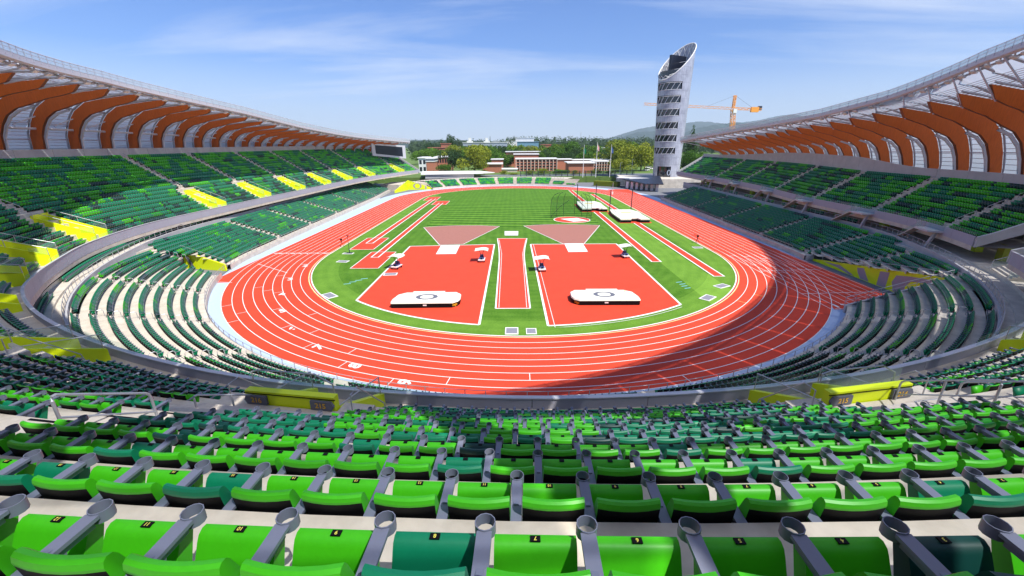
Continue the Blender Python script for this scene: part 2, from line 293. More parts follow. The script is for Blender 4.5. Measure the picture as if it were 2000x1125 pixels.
numpos = {2: (-37.0, 68.6), 3: (-35.8, 61.1), 4: (-33.5, 54.3), 5: (-30.2, 48.2), 6: (-26.2, 42.8), 7: (-21.3, 38.3), 8: (-16.2, 34.5), 9: (-10.8, 31.6)}
def text_mesh(s, size, ext=0., bold=.02):
    c = bpy.data.curves.new('lettering', 'FONT'); c.body = s; c.size = size; c.extrude = ext; c.align_x = 'CENTER'; c.align_y = 'CENTER'; c.offset = size*bold
    o = bpy.data.objects.new('lettering', c); COL.objects.link(o); dg = bpy.context.evaluated_depsgraph_get(); me = bpy.data.meshes.new_from_object(o.evaluated_get(dg)); bpy.data.objects.remove(o); return me
for nmb, (x, y) in numpos.items():
    th = math.degrees(math.atan2(x, YC-y)); me = text_mesh(str(nmb), 1.65, bold=.035); me.materials.append(MT['white'])
    o = link('lane_number', me, TRK, loc=(x, y, .024), rz=rad(th)+rad(90)); radial_mark(th-1.6, nmb-1)
for j, nmb in enumerate((1, 2, 3, 4)):
    me = text_mesh(str(nmb), 1.5, bold=.035); me.materials.append(MT['white']); link('lane_number', me, TRK, loc=(38.5+j*LW+.6, 49.2, .024), rz=0)
for (th, ln, m) in ((-41, 2, 'white'), (-34, 4, 'white'), (-24, 5, 'white'), (-9, 7, 'white'), (0, 6, 'white'), (-55, 8, 'white'), (-50, 7, 'white'), (-63, 5, 'white'), (-60, 4, 'white'), (-47, 8, 'white'), (-70, 3, 'white'), (17, 8, 'white'), (47, 1, 'yline'), (53, 2, 'yline'), (60, 3, 'yline'), (66, 4, 'yline'), (72, 5, 'white')):
    radial_mark(th, ln, MT[m])
for (x, y) in ((40.0, 88), (42.4, 92), (44.9, 96), (38.9, 84), (41.2, 79), (43.6, 82)): ring('stagger_mark', [(x, y), (x+1.1, y)], .09, .022, MT['yline'], TRK)
for (x, y) in ((37.8, 74), (39.0, 71), (40.2, 73.5), (41.4, 70.5), (42.6, 72), (38.3, 68), (41.0, 67)): ring('stagger_mark', [(x, y), (x+1.1, y)], .09, .022, MT['white'], TRK)
# infield surfaces: each a red sheet with a white border
def area(name, poly, m, label, cat='field area', border=.26, z=.026, group=None, inner=False):
    t = thing(name, label, cat, group=group)
    sheet('surface', poly, z+.004, m, t)
    cx = sum(p[0] for p in poly)/len(poly); cy = sum(p[1] for p in poly)/len(poly)
    if border:
        n = len(poly)
        for i in range(n):
            a, b = poly[i], poly[(i+1) % n]
            if math.hypot(a[0]-b[0], a[1]-b[1]) < .01: continue
            ring('border_line', [a, b], border, z+.010+.0006*i, MT['white'], t)
    return t
def densearc(r, a, b, n=14): return [(r*math.sin(rad(a+(b-a)*i/n)), YC-r*math.cos(rad(a+(b-a)*i/n))) for i in range(n+1)]
R1 = 33.6
Rp = [(2.0, 83.9)]+densearc(R1, 4.2, 36.2)+[(19.5, 84.0)]; Lp = [(-5.4, 83.9)]+densearc(R1, -9.2, -41.5)+[(-22.4, 82.6)]
shot = 'red throwing and high jump area with white border'
area('throwing_area', Rp, MT['pad'], shot+', right of the narrow centre runway', border=.28)
area('throwing_area', Lp, MT['pad'], shot+', left of the narrow centre runway', border=.28)
ring('border_line', [(2.55, 83.7)]+densearc(R1+.55, 5.4, 35.2), .07, .042, MT['white'], bpy.data.objects['throwing_area'])
cr = [(-5.0, 89.6), (1.4, 89.5), (.75, 81), (.5, 76), (.45, 72), (.62, 48.7), (-3.7, 48.7), (-4.0, 72), (-4.15, 76), (-4.4, 81)]
area('javelin_runway', cr, MT['pad'], 'short red runway flaring at its far end, between the two red throwing areas', 'runway', border=.2)
ring('border_line', [(1.1, 88.2), (.2, 76), (.2, 49)], .07, .042, MT['white'], bpy.data.objects['javelin_runway']); ring('border_line', [(-4.6, 88.2), (-3.7, 76), (-3.3, 49)], .07, .042, MT['white'], bpy.data.objects['javelin_runway'])
area('landing_sector', [(1.0, 104.2), (4.0, 105.2), (7.3, 105.8), (12.8, 105.8), (17, 105.2), (20.1, 104.4), (13.0, 84.25), (8.6, 84.25)], MT['brown'], 'brown shot put sector opening beyond the right red area', 'landing sector', border=.14)
area('landing_sector', [(-23.8, 102.9), (-20, 104.3), (-16, 105.0), (-10, 105.0), (-5.0, 103.6), (-11.8, 84.25), (-16.6, 83.6)], MT['brown'], 'brown shot put sector opening beyond the left red area', 'landing sector', border=.14)
for lb, pl in (('right', [(8.9, 84.2), (12.7, 84.3), (12.6, 77.4), (8.9, 77.2)]), ('left', [(-16.2, 82.9), (-12.4, 83.4), (-12.3, 76.2), (-16.0, 76.0)])):
    tag(MB().prism(pl, .045, .09).build('circle_cover', MT['white']), 'flat white cover over the shot circle on the far edge of the %s red area' % lb, 'cover', 'white circle covers')
tag(MB().prism([(-3.6, 97.4), (-.4, 97.3), (-.5, 92.6), (-3.5, 92.7)], .03, .07).build('circle_cover', MT['white']), 'square white cover lying on grass beyond the centre runway', 'cover', 'white circle covers')
def strip_runway(x0, x1, ya, yb, lab, pads=()):
    t = thing('jump_runway', lab, 'runway', group='long straight red runways')
    sheet('surface', [(x0, ya), (x1, ya), (x1, yb), (x0, yb)], .030, MT['pad'], t)
    for x in (x0, x1): ring('border_line', [(x, ya-.1), (x, yb)], .24, .036, MT['white'], t)
    ring('border_line', [(x0, ya), (x1, ya)], .2, .037, MT['white'], t)
    for (a, b, c, d) in pads:
        sheet('sand_pit_cover', [(a, c), (b, c), (b, d), (a, d)], .034, MT['pad'], t)
        for q in ([(a, c), (b, c)], [(b, c), (b, d)], [(b, d), (a, d)], [(a, d), (a, c)]): ring('border_line', q, .14, .040, MT['white'], t)
strip_runway(22.5, 24.1, 70.2, 187.5, 'inner of the two long red runways on the right, ending nearer the cart', ())
strip_runway(29.4, 31.0, 61.7, 172.5, 'outer of the two long red runways on the right, nearest the home straight', ())
strip_runway(-32.3, -30.9, 85.5, 160.0, 'outer long red runway on the left with a square pad at each end', [(-33.7, -29.0, 80.0, 90.7), (-34.6, -29.9, 155.0, 165.6)])
strip_runway(-27.5, -26.2, 74, 148, 'inner long red runway on the left with a square pad at each end', [(-28.7, -24.0, 66.8, 78.0), (-29.5, -24.6, 143.5, 153.2)])
k = 0
for (x, y, dx_, dy_, rz, lb) in ((-26.6, 53.6, 2.3, 1.4, -.75, 'at the left bend of the infield'), (-31.6, 71.2, 2.0, 1.2, -.15, 'beside the left straight near the tall thin pole'), (-32.8, 76.9, 2.0, 1.0, -.05, 'left of the tall thin pole'), (-21.0, 63.4, 2.1, 1.3, .1, 'touching the left red area by the canopy cart'),
                                 (-1.65, 42.0, 1.45, 1.8, 0, 'left one of two at the near edge of the infield'), (.5, 41.9, 1.15, 1.5, 0, 'right one of two at the near edge of the infield'), (24.3, 52.2, 2.3, 1.4, .75, 'at the right bend of the infield'), (28.4, 57.0, 2.2, 1.3, .5, 'on the right, past the end of the outer runway'), (34.6, 80.4, 1.8, 1.2, .05, 'beside the right straight near the camera stand')):
    t = thing('drain_grate', 'grey hatch with white frame, '+lb, 'hatch', (x, y, .03), rz, 'access hatches round the infield')
    MB().box((0, 0, .02), (dx_, dy_, .05)).build('frame', MT['white'], t); MB().box((0, 0, .03), (dx_*.84, dy_*.78, .05)).build('lid', MT['grate'], t)
ORD4 = ['farthest', 'second farthest', 'second nearest', 'nearest']
for i, (x, y) in enumerate(((-24.4, 61.2), (-25.0, 60.4), (-25.6, 59.6), (-26.1, 58.7), (23.0, 58.9), (23.15, 58.0), (23.1, 57.1), (23.2, 56.2))):
    tag(MB().box((x, y, .03), (1.0, .16, .02), rz=.3).build('field_marker', MT['cyan']), 'thin pale blue marker strip, %s of four on the %s of the near infield' % (ORD4[i % 4], 'left' if x < 0 else 'right'), 'marker', 'blue marker strips '+('left' if x < 0 else 'right'))
# ------------------------------------------------------------------ stadium plan curves
def lerp_tab(t, v):
    if v <= t[0][0]: return t[0][1]
    for (a, b), (c, d) in zip(t, t[1:]):
        if v <= c: return b+(d-b)*(v-a)/(c-a)
    return t[-1][1]
# u: degrees round the near bend (-90..90), beyond that metres along the straight added to 90
UP_R = [(0, 63.2), (12, 62.9), (25, 62.0), (36, 61.0), (46, 60.6), (56, 61.1), (66, 61.7), (80, 61.6), (90, 61.5)]
UP_XL = [(76.9, 61.5), (98, 61.5), (122, 61.0), (145, 60.4), (161, 59.3), (175, 57.2), (188, 54.4), (200, 51.3), (212, 48.6), (222, 46.5)]
UP_XR = [(76.9, 61.5), (93, 62.0), (112, 64.0), (140, 64.6), (167, 63.7), (185, 62.5)]
LO_R = [(0, 48.9), (60, 48.9), (90, 49.7)]
LO_XL = [(76.9, 49.7), (100, 50.7), (137, 51.9), (160, 52.8), (181, 54.6), (195, 55.5)]
LO_XR = [(76.9, 49.7), (107, 50.3), (140, 51.0), (170, 51.8), (190, 52.2)]
def plan(u, T):
    TR, TL, TRR = T; au = abs(u); s = -1 if u < 0 else 1
    if au <= 90:
        r = lerp_tab(TR, au); return (s*r*math.sin(rad(au)), YC-r*math.cos(rad(au)))
    y = YC+au-90; return (s*lerp_tab(TL if u < 0 else TRR, y), y)
class Curve:
    def __init__(s, T, u0=-235, u1=200):
        us = list(np.arange(u0, u1, .5)); P = np.array([plan(u, T) for u in us])
        for _ in range(24): P[1:-1] = (P[:-2]+2*P[1:-1]+P[2:])/4
        d = np.gradient(P, axis=0); d /= np.linalg.norm(d, axis=1)[:, None]
        nrm = np.stack([d[:, 1], -d[:, 0]], 1)        # outward
        for _ in range(30): nrm[1:-1] = (nrm[:-2]+2*nrm[1:-1]+nrm[2:])/4
        nrm /= np.linalg.norm(nrm, axis=1)[:, None]
        s.u = np.array(us); s.P = P; s.n = nrm; s.arc = np.concatenate([[0], np.cumsum(np.linalg.norm(np.diff(P, axis=0), axis=1))])
    def at(s, u, off=0.):
        x = np.interp(u, s.u, s.P[:, 0]); y = np.interp(u, s.u, s.P[:, 1]); nx = np.interp(u, s.u, s.n[:, 0]); ny = np.interp(u, s.u, s.n[:, 1]); l = math.hypot(nx, ny)
        return (x+nx/l*off, y+ny/l*off)
    def yaw(s, u):              # rotation that turns local +y towards the field
        nx = np.interp(u, s.u, s.n[:, 0]); ny = np.interp(u, s.u, s.n[:, 1]); return math.atan2(nx, -ny)
    def walk(s, u0, u1, off, step, phase=0.):
        us = np.linspace(u0, u1, max(8, int(abs(u1-u0)*4))); P = np.array([s.at(u, off) for u in us]); a = np.concatenate([[0], np.cumsum(np.linalg.norm(np.diff(P, axis=0), axis=1))])
        n = int((a[-1]-.02)/step); 
        if n < 1: return []
        pad = (a[-1]-n*step)/2; return [float(np.interp(pad+step*(i+.5), a, us)) for i in range(n)]
UC = Curve((UP_R, UP_XL, UP_XR)); LC = Curve((LO_R, LO_XL, LO_XR))
def up_top(u):      # parapet top height
    au = abs(u)
    if u < 0: return 10.35-(10.35-7.6)*smooth01((au-24)/38)
    z = 10.35-(10.35-8.15)*smooth01((au-27)/40); return z+.5*smooth01((au-100)/40)
def up_rise(u): return .652-.075*smooth01((abs(u)-30)/35)
def up_tread(u): return 1.02-.06*smooth01((abs(u)-30)/35)
def up_off(u, k): return 1.37+up_tread(u)*k          # rear edge (riser foot of the row behind) of row k
def up_z(u, k): return up_top(u)-.45+up_rise(u)*k
def lo_tread(u): return 1.13-.18*smooth01((abs(u)-55)/35)
def lo_rise(u): return .44-.12*smooth01((abs(u)-55)/35)
def lo_off(u, k): return 1.25+lo_tread(u)*k
def lo_z(u, k): return .85+lo_rise(u)*k
A_UP = [-7.1, -20.5, -33.5, -46.5, -59, -71.5, -(90+10.3), -(90+27.2), -(90+44.5), -(90+61.3), -(90+78.1), -(90+96.5), -(90+121)]
A_UPR = [8.4, 22.0, 36, 50]
A_RT = [74, 90-1.5, 105, 122, 140, 157]
A_LOL = [-90-10, -90-26, -90-43.5, -90-63, -90-84, -76, -60, -46, -32]
A_LO = [32, 46, 60, 73, -18, -4, 10]
A_LOR = [85, 101, 119.5, 139, 160]
SEATS = []      # (x, y, z, yaw, colour, row id, level)
def pick(prob, last, runp):
    if last is not None and rng.random() < runp: return last
    r = rng.random(); a = 0
    for k_, p in prob: 
        a += p
        if r < a: return k_
    return prob[-1][0]
def cutstrip(mb, A, B, cut):
    n = len(A); o = len(mb.v); mb.v += list(A)+list(B)
    for i in range(n-1):
        if cut and cut((A[i][0]+A[i+1][0]+B[i][0]+B[i+1][0])/4, (A[i][1]+A[i+1][1]+B[i][1]+B[i+1][1])/4): continue
        mb.f.append((o+i, o+i+1, o+n+i+1, o+n+i)); mb.m.append(0)
PHASE = {11: -1.48, 10: -1.32, 9: -1.09, 8: -1.02, 7: -1.33, 6: -1.31, 5: -1.12, 4: -1.2}
def stand(name, label, crv, u0, u1, rows, offf, zf, aisles, aw, prob, step, u_step=1.0, skip=None, runp=.6, first=0., cut=None, phase=None):
    T = thing(name, label, 'grandstand')
    us = [u0+(u1-u0)*i/max(1, int(abs(u1-u0)/u_step)) for i in range(int(abs(u1-u0)/u_step)+1)]
    tr = MB(); st = MB(); nose = MB()
    for k in range(rows):
        o1 = (lambda u, k=k: offf(u, k)); o0 = (lambda u, k=k: first if k == 0 else offf(u, k-1))
        A = [(*crv.at(u, o0(u)), zf(u, k)) for u in us]; B = [(*crv.at(u, o1(u)), zf(u, k)) for u in us]; C_ = [(*crv.at(u, o1(u)), zf(u, k+1)) for u in us]
        cutstrip(tr, A, B, cut); cutstrip(tr, B, C_, cut)
        if k == 0: cutstrip(tr, [(*crv.at(u, o0(u)), zf(u, 0)-1.3) for u in us], A, cut)
        for a in aisles:
            if not (min(u0, u1) < a < max(u0, u1)): continue
            c = crv.at(a, o1(a)-.17); y = crv.yaw(a); h = zf(a, k+1)-zf(a, k)
            if skip and skip(a, k, True): continue
            st.box((c[0], c[1], zf(a, k)+h*.25), (aw-.1, .34, h*.5), rz=y)
            for (oo, zz) in ((o1(a)-.33, zf(a, k)+h*.5+.003), (o1(a)+.02, zf(a, k+1)+.003)):
                c2 = crv.at(a, oo+.03); nose.box((c2[0], c2[1], zz), (aw-.12, .05, .006), rz=y)
        # seats
        last = None; bounds = sorted([min(u0, u1)]+[a for a in aisles if min(u0, u1) < a < max(u0, u1)]+[max(u0, u1)])
        for i in range(len(bounds)-1):
            ua, ub = bounds[i], bounds[i+1]; off = offf(ua, k)
            def du(u, m): 
                p, q = crv.at(u, off), crv.at(u+.5, off); return m/math.hypot(p[0]-q[0], p[1]-q[1])*.5
            a_ = ua+(du(ua, aw/2+.04) if i else du(ua, .1)); b_ = ub-(du(ub-.5, aw/2+.04) if i < len(bounds)-2 else du(ub-.5, .1))
            if b_ <= a_: continue
            W_ = crv.walk(a_, b_, off, step)
            if phase and k in phase and a_ < 0 < b_ and W_:
                cx_ = [crv.at(u, off)[0] for u in W_]; j_ = min(range(len(W_)), key=lambda q: abs(cx_[q]+.26-phase[k])); dx_ = phase[k]-.26-cx_[j_]; W_ = [u+dx_/(off+63.2)*57.3*1.0 for u in W_]
            for u in W_:
                if skip and skip(u, k, False): continue
                last = pick(prob(u, k), last, runp)
                x, y = crv.at(u, offf(u, k)-(.0 if name == 'upper_stand' else .03)); SEATS.append((x, y, zf(u, k), crv.yaw(u), last, name, k, u))
    tr.build('terrace', MT['conc'], T); 
    if st.v: st.build('aisle_step', MT['conc'], T, kind='stuff'); nose.build('step_nosing', MT['dark'], T, kind='stuff')
    return T
# portals cut into the front rows of the upper decks
def head_off(u): return 3.45+3.0*smooth01((abs(u)-30)/30)
PW = 1.5
def m_of(crv, u, a, off):
    p, q = crv.at(u, off), crv.at(a, off); return math.hypot(p[0]-q[0], p[1]-q[1])
PORT = A_UP+A_UPR[:3]
def skip_up(u, k, aisle):
    for a in PORT:
        if abs(u-a) > 12: continue
        o = up_off(u, k)
        if o < head_off(a)+(2.95 if abs(a) < 12 else 2.1 if abs(a) < 26 else 1.1) and m_of(UC, u, a, o) < PW+1.15: 
            return True
    if not aisle and k == 12 and abs(u) < 3: return True
    return False
pr_near = lambda u, k: [('bright', .46), ('mid', .06), ('teal', .33), ('dark', .15)] if (abs(u) < 11 and k > 1) else ([('bright', .13), ('mid', .10), ('teal', .67), ('dark', .10)])
def pr_left(u, k):
    if abs(u) < 62: return pr_near(u, k)
    b = .08+.44*smooth01((k-4)/7.) if abs(u) < 90+92 else .45; return [('bright', b), ('mid', .12), ('teal', .62-b*.55), ('dark', .26-b*.45)]
pr_low = lambda u, k: [('bright', .06), ('mid', .05), ('teal', .83), ('dark', .06)]
US = stand('upper_stand', 'long curved upper grandstand of green seats wrapping the left side and the near end', UC, -90-136, 56, 18, up_off, up_z, A_UP+A_UPR, 1.35, pr_left, .52, 1.0, skip_up, .62, phase=PHASE)
def skip_r(u, k, aisle): return False
USR = stand('upper_stand', 'separate upper grandstand of dark green seats in shade on the right side', UC, 66, 90+95, 10, up_off, up_z, A_RT, 1.35, lambda u, k: [('bright', .30), ('mid', .18), ('teal', .34), ('dark', .18)], .52, 1.0, None, .66)
def conc_off(u): return 10.5+(1.3*smooth01((abs(u)-70)/20))
def skip_lo(u, k, aisle):
    x, y = LC.at(u, lo_off(u, k))
    if u > 0 and y > 47.2 and y < 71 and x < 51.2: return True
    if abs(u) <= 78 and k > 8: return True
    if u < 0 and k < 5 and x > -55 and 60.6 < y < 66.8: return True
    return False
LSL = stand('lower_stand', 'lower grandstand on the left curving round the near bend, in full sun', LC, -90-108, 0.5, 11, lo_off, lo_z, A_LOL+[-18, -4], 1.2, pr_low, .53, .5, skip_lo, .55, cut=lambda x, y: -56.4 < x < -47 and 60.6 < y < 66.4)
LSR = stand('lower_stand', 'lower grandstand on the right curving round the near bend, mostly in shade', LC, .5, 90+76, 11, lo_off, lo_z, A_LO+A_LOR, 1.2, pr_low, .53, .5, skip_lo, .55, cut=lambda x, y: x > 30 and 47.5 < y < 70.8 and x < 50.5)
def extra(u, off, z, col, row):
    x, y = LC.at(u, off); SEATS.append((x, y, z, LC.yaw(u), col, 'concourse', row, u))
for u0_, u1_ in ((-88, -57), (-52, -30)):
    for j_, oo in enumerate((2.2, 3.6)):
        for u in LC.walk(u0_, u1_, 11+oo, .53): extra(u, conc_off(u)+oo-.5, 5.0, 'teal', j_)
for s_, U_ in ((-1, 190), (1, 165)):
    u = 92.
    while u < U_:
        for j_ in range(9): extra(s_*(u+j_*.55), conc_off(u)+1.3, 5.0, 'teal' if rng.random() < .8 else 'bright', 0)
        u += 9.2
# far low stand, circle about the far bend
class Far:
    def at(s, u, off=0.): r = 49.6+off; return (-r*math.sin(rad(u)), YF+r*math.cos(rad(u)))
    def yaw(s, u): return math.pi+rad(u)
    walk = Curve.walk
FC = Far()
FS = stand('lower_stand', 'low far grandstand of green seats across the far end of the track', FC, -33, 50, 6, lambda u, k: 1.2+.9*k, lambda u, k: .7+.40*k, [42, 31.5, 21.5, 11, 1, -9, -19, -27], 1.5, lambda u, k: [('bright', .30+.22*(u < 25)), ('mid', .10), ('teal', .40), ('dark', .15)], .55, 2.0, lambda u, k, a: (u < -19 and k > 2) or (u < -27 and k > 0), .45)
# ---- fascia, parapets, concourse, back walls
def wallstrip(mb, crv, us, off, z0, z1, th, m=0):
    """a curved wall of thickness th from height z0(u) to z1(u)"""
    A0 = [(*crv.at(u, off), z0(u)) for u in us]; A1 = [(*crv.at(u, off), z1(u)) for u in us]; B0 = [(*crv.at(u, off+th), z0(u)) for u in us]; B1 = [(*crv.at(u, off+th), z1(u)) for u in us]
    mb.strip(A0, A1, m); mb.strip(A1, B1, m); mb.strip(B1, B0, m); mb.strip(B0, A0, m)
    for i in (0, -1): mb.add([A0[i], A1[i], B1[i], B0[i]], [(0, 1, 2, 3)], m)
def frange(a, b, s): n = max(1, int(abs(b-a)/s)); return [a+(b-a)*i/n for i in range(n+1)]
def panels(name, crv, ua, ub, du, off, z0, z1, th, m, parent, gap=.06):
    n = max(1, int(abs(ub-ua)/du)); s = (ub-ua)/n
    for i in range(n):
        mb = MB(); wallstrip(mb, crv, frange(ua+i*s+gap*s/abs(s)*.2, ua+(i+1)*s-gap*s/abs(s)*.2, 1.3), off, z0, z1, th); mb.build(name, m, parent)
fz0 = lambda u: up_top(u)-1.25
panels('fascia_panel', UC, -90-137, 56, 4.0, -.02, fz0, up_top, .12, MT['fascia'], US)
panels('fascia_panel', UC, 66, 90+96, 4.5, -.02, lambda u: up_top(u)-1.15, lambda u: up_top(u)+.05, .12, MT['fascia'], USR)
mb = MB(); wallstrip(mb, UC, frange(-90-137, 56, 1.5), -.06, lambda u: up_top(u)+.003, lambda u: up_top(u)+.05, .2); mb.build('parapet_cap', MT['steelp'], US)
for (T_, ua, ub, rows) in ((US, -90-137, 56, 18), (USR, 66, 90+96, 10)):
    us = frange(ua, ub, 2); mb = MB()
    mb.strip([(*UC.at(u, .1), up_top(u)-1.22) for u in us], [(*UC.at(u, 7.5), up_top(u)-1.0) for u in us]); mb.strip([(*UC.at(u, 7.5), up_top(u)-1.0) for u in us], [(*UC.at(u, up_off(u, rows)), up_z(u, rows)-1.2) for u in us])
    mb.build('deck_underside', MT['conc2'], T_)
    # wall behind the top row
    panels('back_wall', UC, ua, ub, 5.0, None or 0, lambda u: 0, lambda u: 0, .1, MT['conc2'], T_) if 0 else None
def backw(T_, ua, ub, rows, h):
    n = int(abs(ub-ua)/4.6); s = (ub-ua)/n
    for i in range(n):
        mb = MB(); us = frange(ua+i*s+.02, ua+(i+1)*s-.02, 1.2); oo = lambda u: up_off(u, rows-1)+.02
        A0 = [(*UC.at(u, oo(u)), up_z(u, rows-1)-1.0) for u in us]; A1 = [(*UC.at(u, oo(u)), up_z(u, rows-1)+h(u)) for u in us]; B1 = [(*UC.at(u, oo(u)+.35), up_z(u, rows-1)+h(u)) for u in us]; B0 = [(*UC.at(u, oo(u)+.35), up_z(u, rows-1)-1.0) for u in us]
        mb.strip(A0, A1); mb.strip(A1, B1); mb.strip(B1, B0); [mb.add([A0[j], A1[j], B1[j], B0[j]], [(0, 1, 2, 3)]) for j in (0, -1)]
        mb.build('back_wall_panel', MT['conc2'], T_)
backw(US, -90-137, 56, 18, lambda u: 2.1-.0*u)
backw(USR, 70, 90+96, 10, lambda u: 2.1+1.4*smooth01((abs(u)-90)/20)-1.6*smooth01((abs(u)-125)/50))
# concourse behind the lower bowl
def conc_off(u): return 10.5+(1.3*smooth01((abs(u)-70)/20))
def conc_z(u): return 5.0
def build_conc(T_, ua, ub, shade_m):
    us = frange(ua, ub, 1.5); mb = MB()
    mb.strip([(*LC.at(u, conc_off(u)), lo_z(u, 8)) for u in us], [(*LC.at(u, conc_off(u)), conc_z(u)) for u in us])
    mb.strip([(*LC.at(u, conc_off(u)-.6), lo_z(u, 8 if abs(u) < 78 else 10)) for u in us], [(*LC.at(u, conc_off(u)), lo_z(u, 8 if abs(u) < 78 else 10)) for u in us])
    mb.strip([(*LC.at(u, conc_off(u)), conc_z(u)) for u in us], [(*UC.at(u, 9.0), conc_z(u)) for u in us])
    mb.build('concourse_floor', MT['conc'], T_)
    us2 = frange(ua, ub, 3.); nsl = len(us2)-1
    for i in range(nsl):
        a, b = us2[i], us2[i+1]; q = MB(); wallstrip(q, LC, [a+.02, (a+b)/2, b-.02], 0, lambda u: 0, lambda u: 0, .1) if 0 else None
        o = conc_off(a); P = [LC.at(a, o-.1), LC.at(b, conc_off(b)-.1), LC.at(b, conc_off(b)+.12), LC.at(a, o+.12)]
        MB().prism(P, lo_z(a, 7), conc_z(a)+.30).build('concourse_wall', MT['conc2'], T_)
build_conc(LSL, -90-112, -12, 0); build_conc(LSR, 12, 90+88, 0)
# back of the concourse: dark bays between yellow-green pillars
def bays(T_, ua, ub, s, wide, tall=None):
    mb = MB(); us = frange(ua, ub, 1.5); mb.strip([(*UC.at(u, 8.8), conc_z(u)) for u in us], [(*UC.at(u, 8.8), up_top(u)-.6) for u in us]); mb.build('concourse_back_wall', MT['navy'], T_)
    i = 0; u = ua
    while (u-ub)*(1 if ub > ua else -1) < 0:
        c = UC.at(u, 4.3); MB().box((c[0], c[1], (conc_z(u)+up_top(u)-1.1)/2), (wide, .9, up_top(u)-1.1-conc_z(u)), rz=UC.yaw(u)).build('pillar', MT['yellow' if i % 2 else 'olive'], T_)
        u += s if i % 2 else s*.38; i += 1
bays(US, -58, -90-133, -12.5, 1.5); bays(USR, 68, 90+92, 12, 1.3)
for u in frange(-62, -90-40, 3.2):      # reflective suite windows under the left deck
    c = UC.at(u, 6.4); q = thing('suite_window', 'dark glazed suite window bay under the left upper deck', 'window', (c[0], c[1], conc_z(u)), UC.yaw(u), 'suite windows under the left deck')
    MB().box((0, 0, 1.0), (2.2, .06, 1.5)).build('pane', MT['glassd'], q); MB().box((0, .03, .16), (2.4, .12, .1)).box((0, .03, 1.82), (2.4, .12, .1)).box((-1.15, .03, 1.0), (.1, .12, 1.56)).box((1.15, .03, 1.0), (.1, .12, 1.56)).build('frame', MT['navy'], q)
# end walls of the decks
for T_, u, rows, s in ((US, -90-137, 18, -1), (US, 56.3, 18, 1), (USR, 65.7, 10, -1), (USR, 90+95.6, 10, 1)):
    P = [(*UC.at(u, 0), up_top(u)-1.2)]+[(*UC.at(u, 0), up_top(u)+.1)]+[(*UC.at(u, up_off(u, k)), up_z(u, k)+1.2) for k in range(rows)]+[(*UC.at(u, up_off(u, rows-1)), up_z(u, rows)-1.3)]
    u2 = u+.35*s; Q = [(*UC.at(u2, 0), up_top(u)-1.2)]+[(*UC.at(u2, 0), up_top(u)+.1)]+[(*UC.at(u2, up_off(u2, k)), up_z(u, k)+1.2) for k in range(rows)]+[(*UC.at(u2, up_off(u2, rows-1)), up_z(u, rows)-1.3)]
    n = len(P); MB().add(P+Q, [tuple(range(n)), tuple(range(n, 2*n))[::-1]]+[(i, (i+1) % n, n+(i+1) % n, n+i) for i in range(n)]).build('end_wall', MT['conc2'], T_)
# stair between the near deck and the right deck
t = thing('concourse_stair', 'broad pale concrete stair climbing between the near stand and the right upper stand', 'stairs')
for k in range(16):
    o = 1.0+.36*k; z = 5.0+.2*k; P = [UC.at(58.2, o), UC.at(62.6, o), UC.at(62.6, o+.37), UC.at(58.2, o+.37)]; MB().prism(P, 4.9, z+.2).build('stair_step', MT['conc'], t)
for uu in (58.0, 62.8):
    a = UC.at(uu, 1.0); b = UC.at(uu, 6.8); MB().tube([(a[0], a[1], 5), (a[0], a[1], 6.1), (b[0], b[1], 9.3), (b[0], b[1], 8.2)], .035).build('handrail', MT['steel'], t)
    MB().add([(a[0], a[1], 5.2), (b[0], b[1], 8.3), (b[0], b[1], 9.2), (a[0], a[1], 6.0)], [(0, 1, 2, 3)]).build('glass_pane', MT['glass'], t)
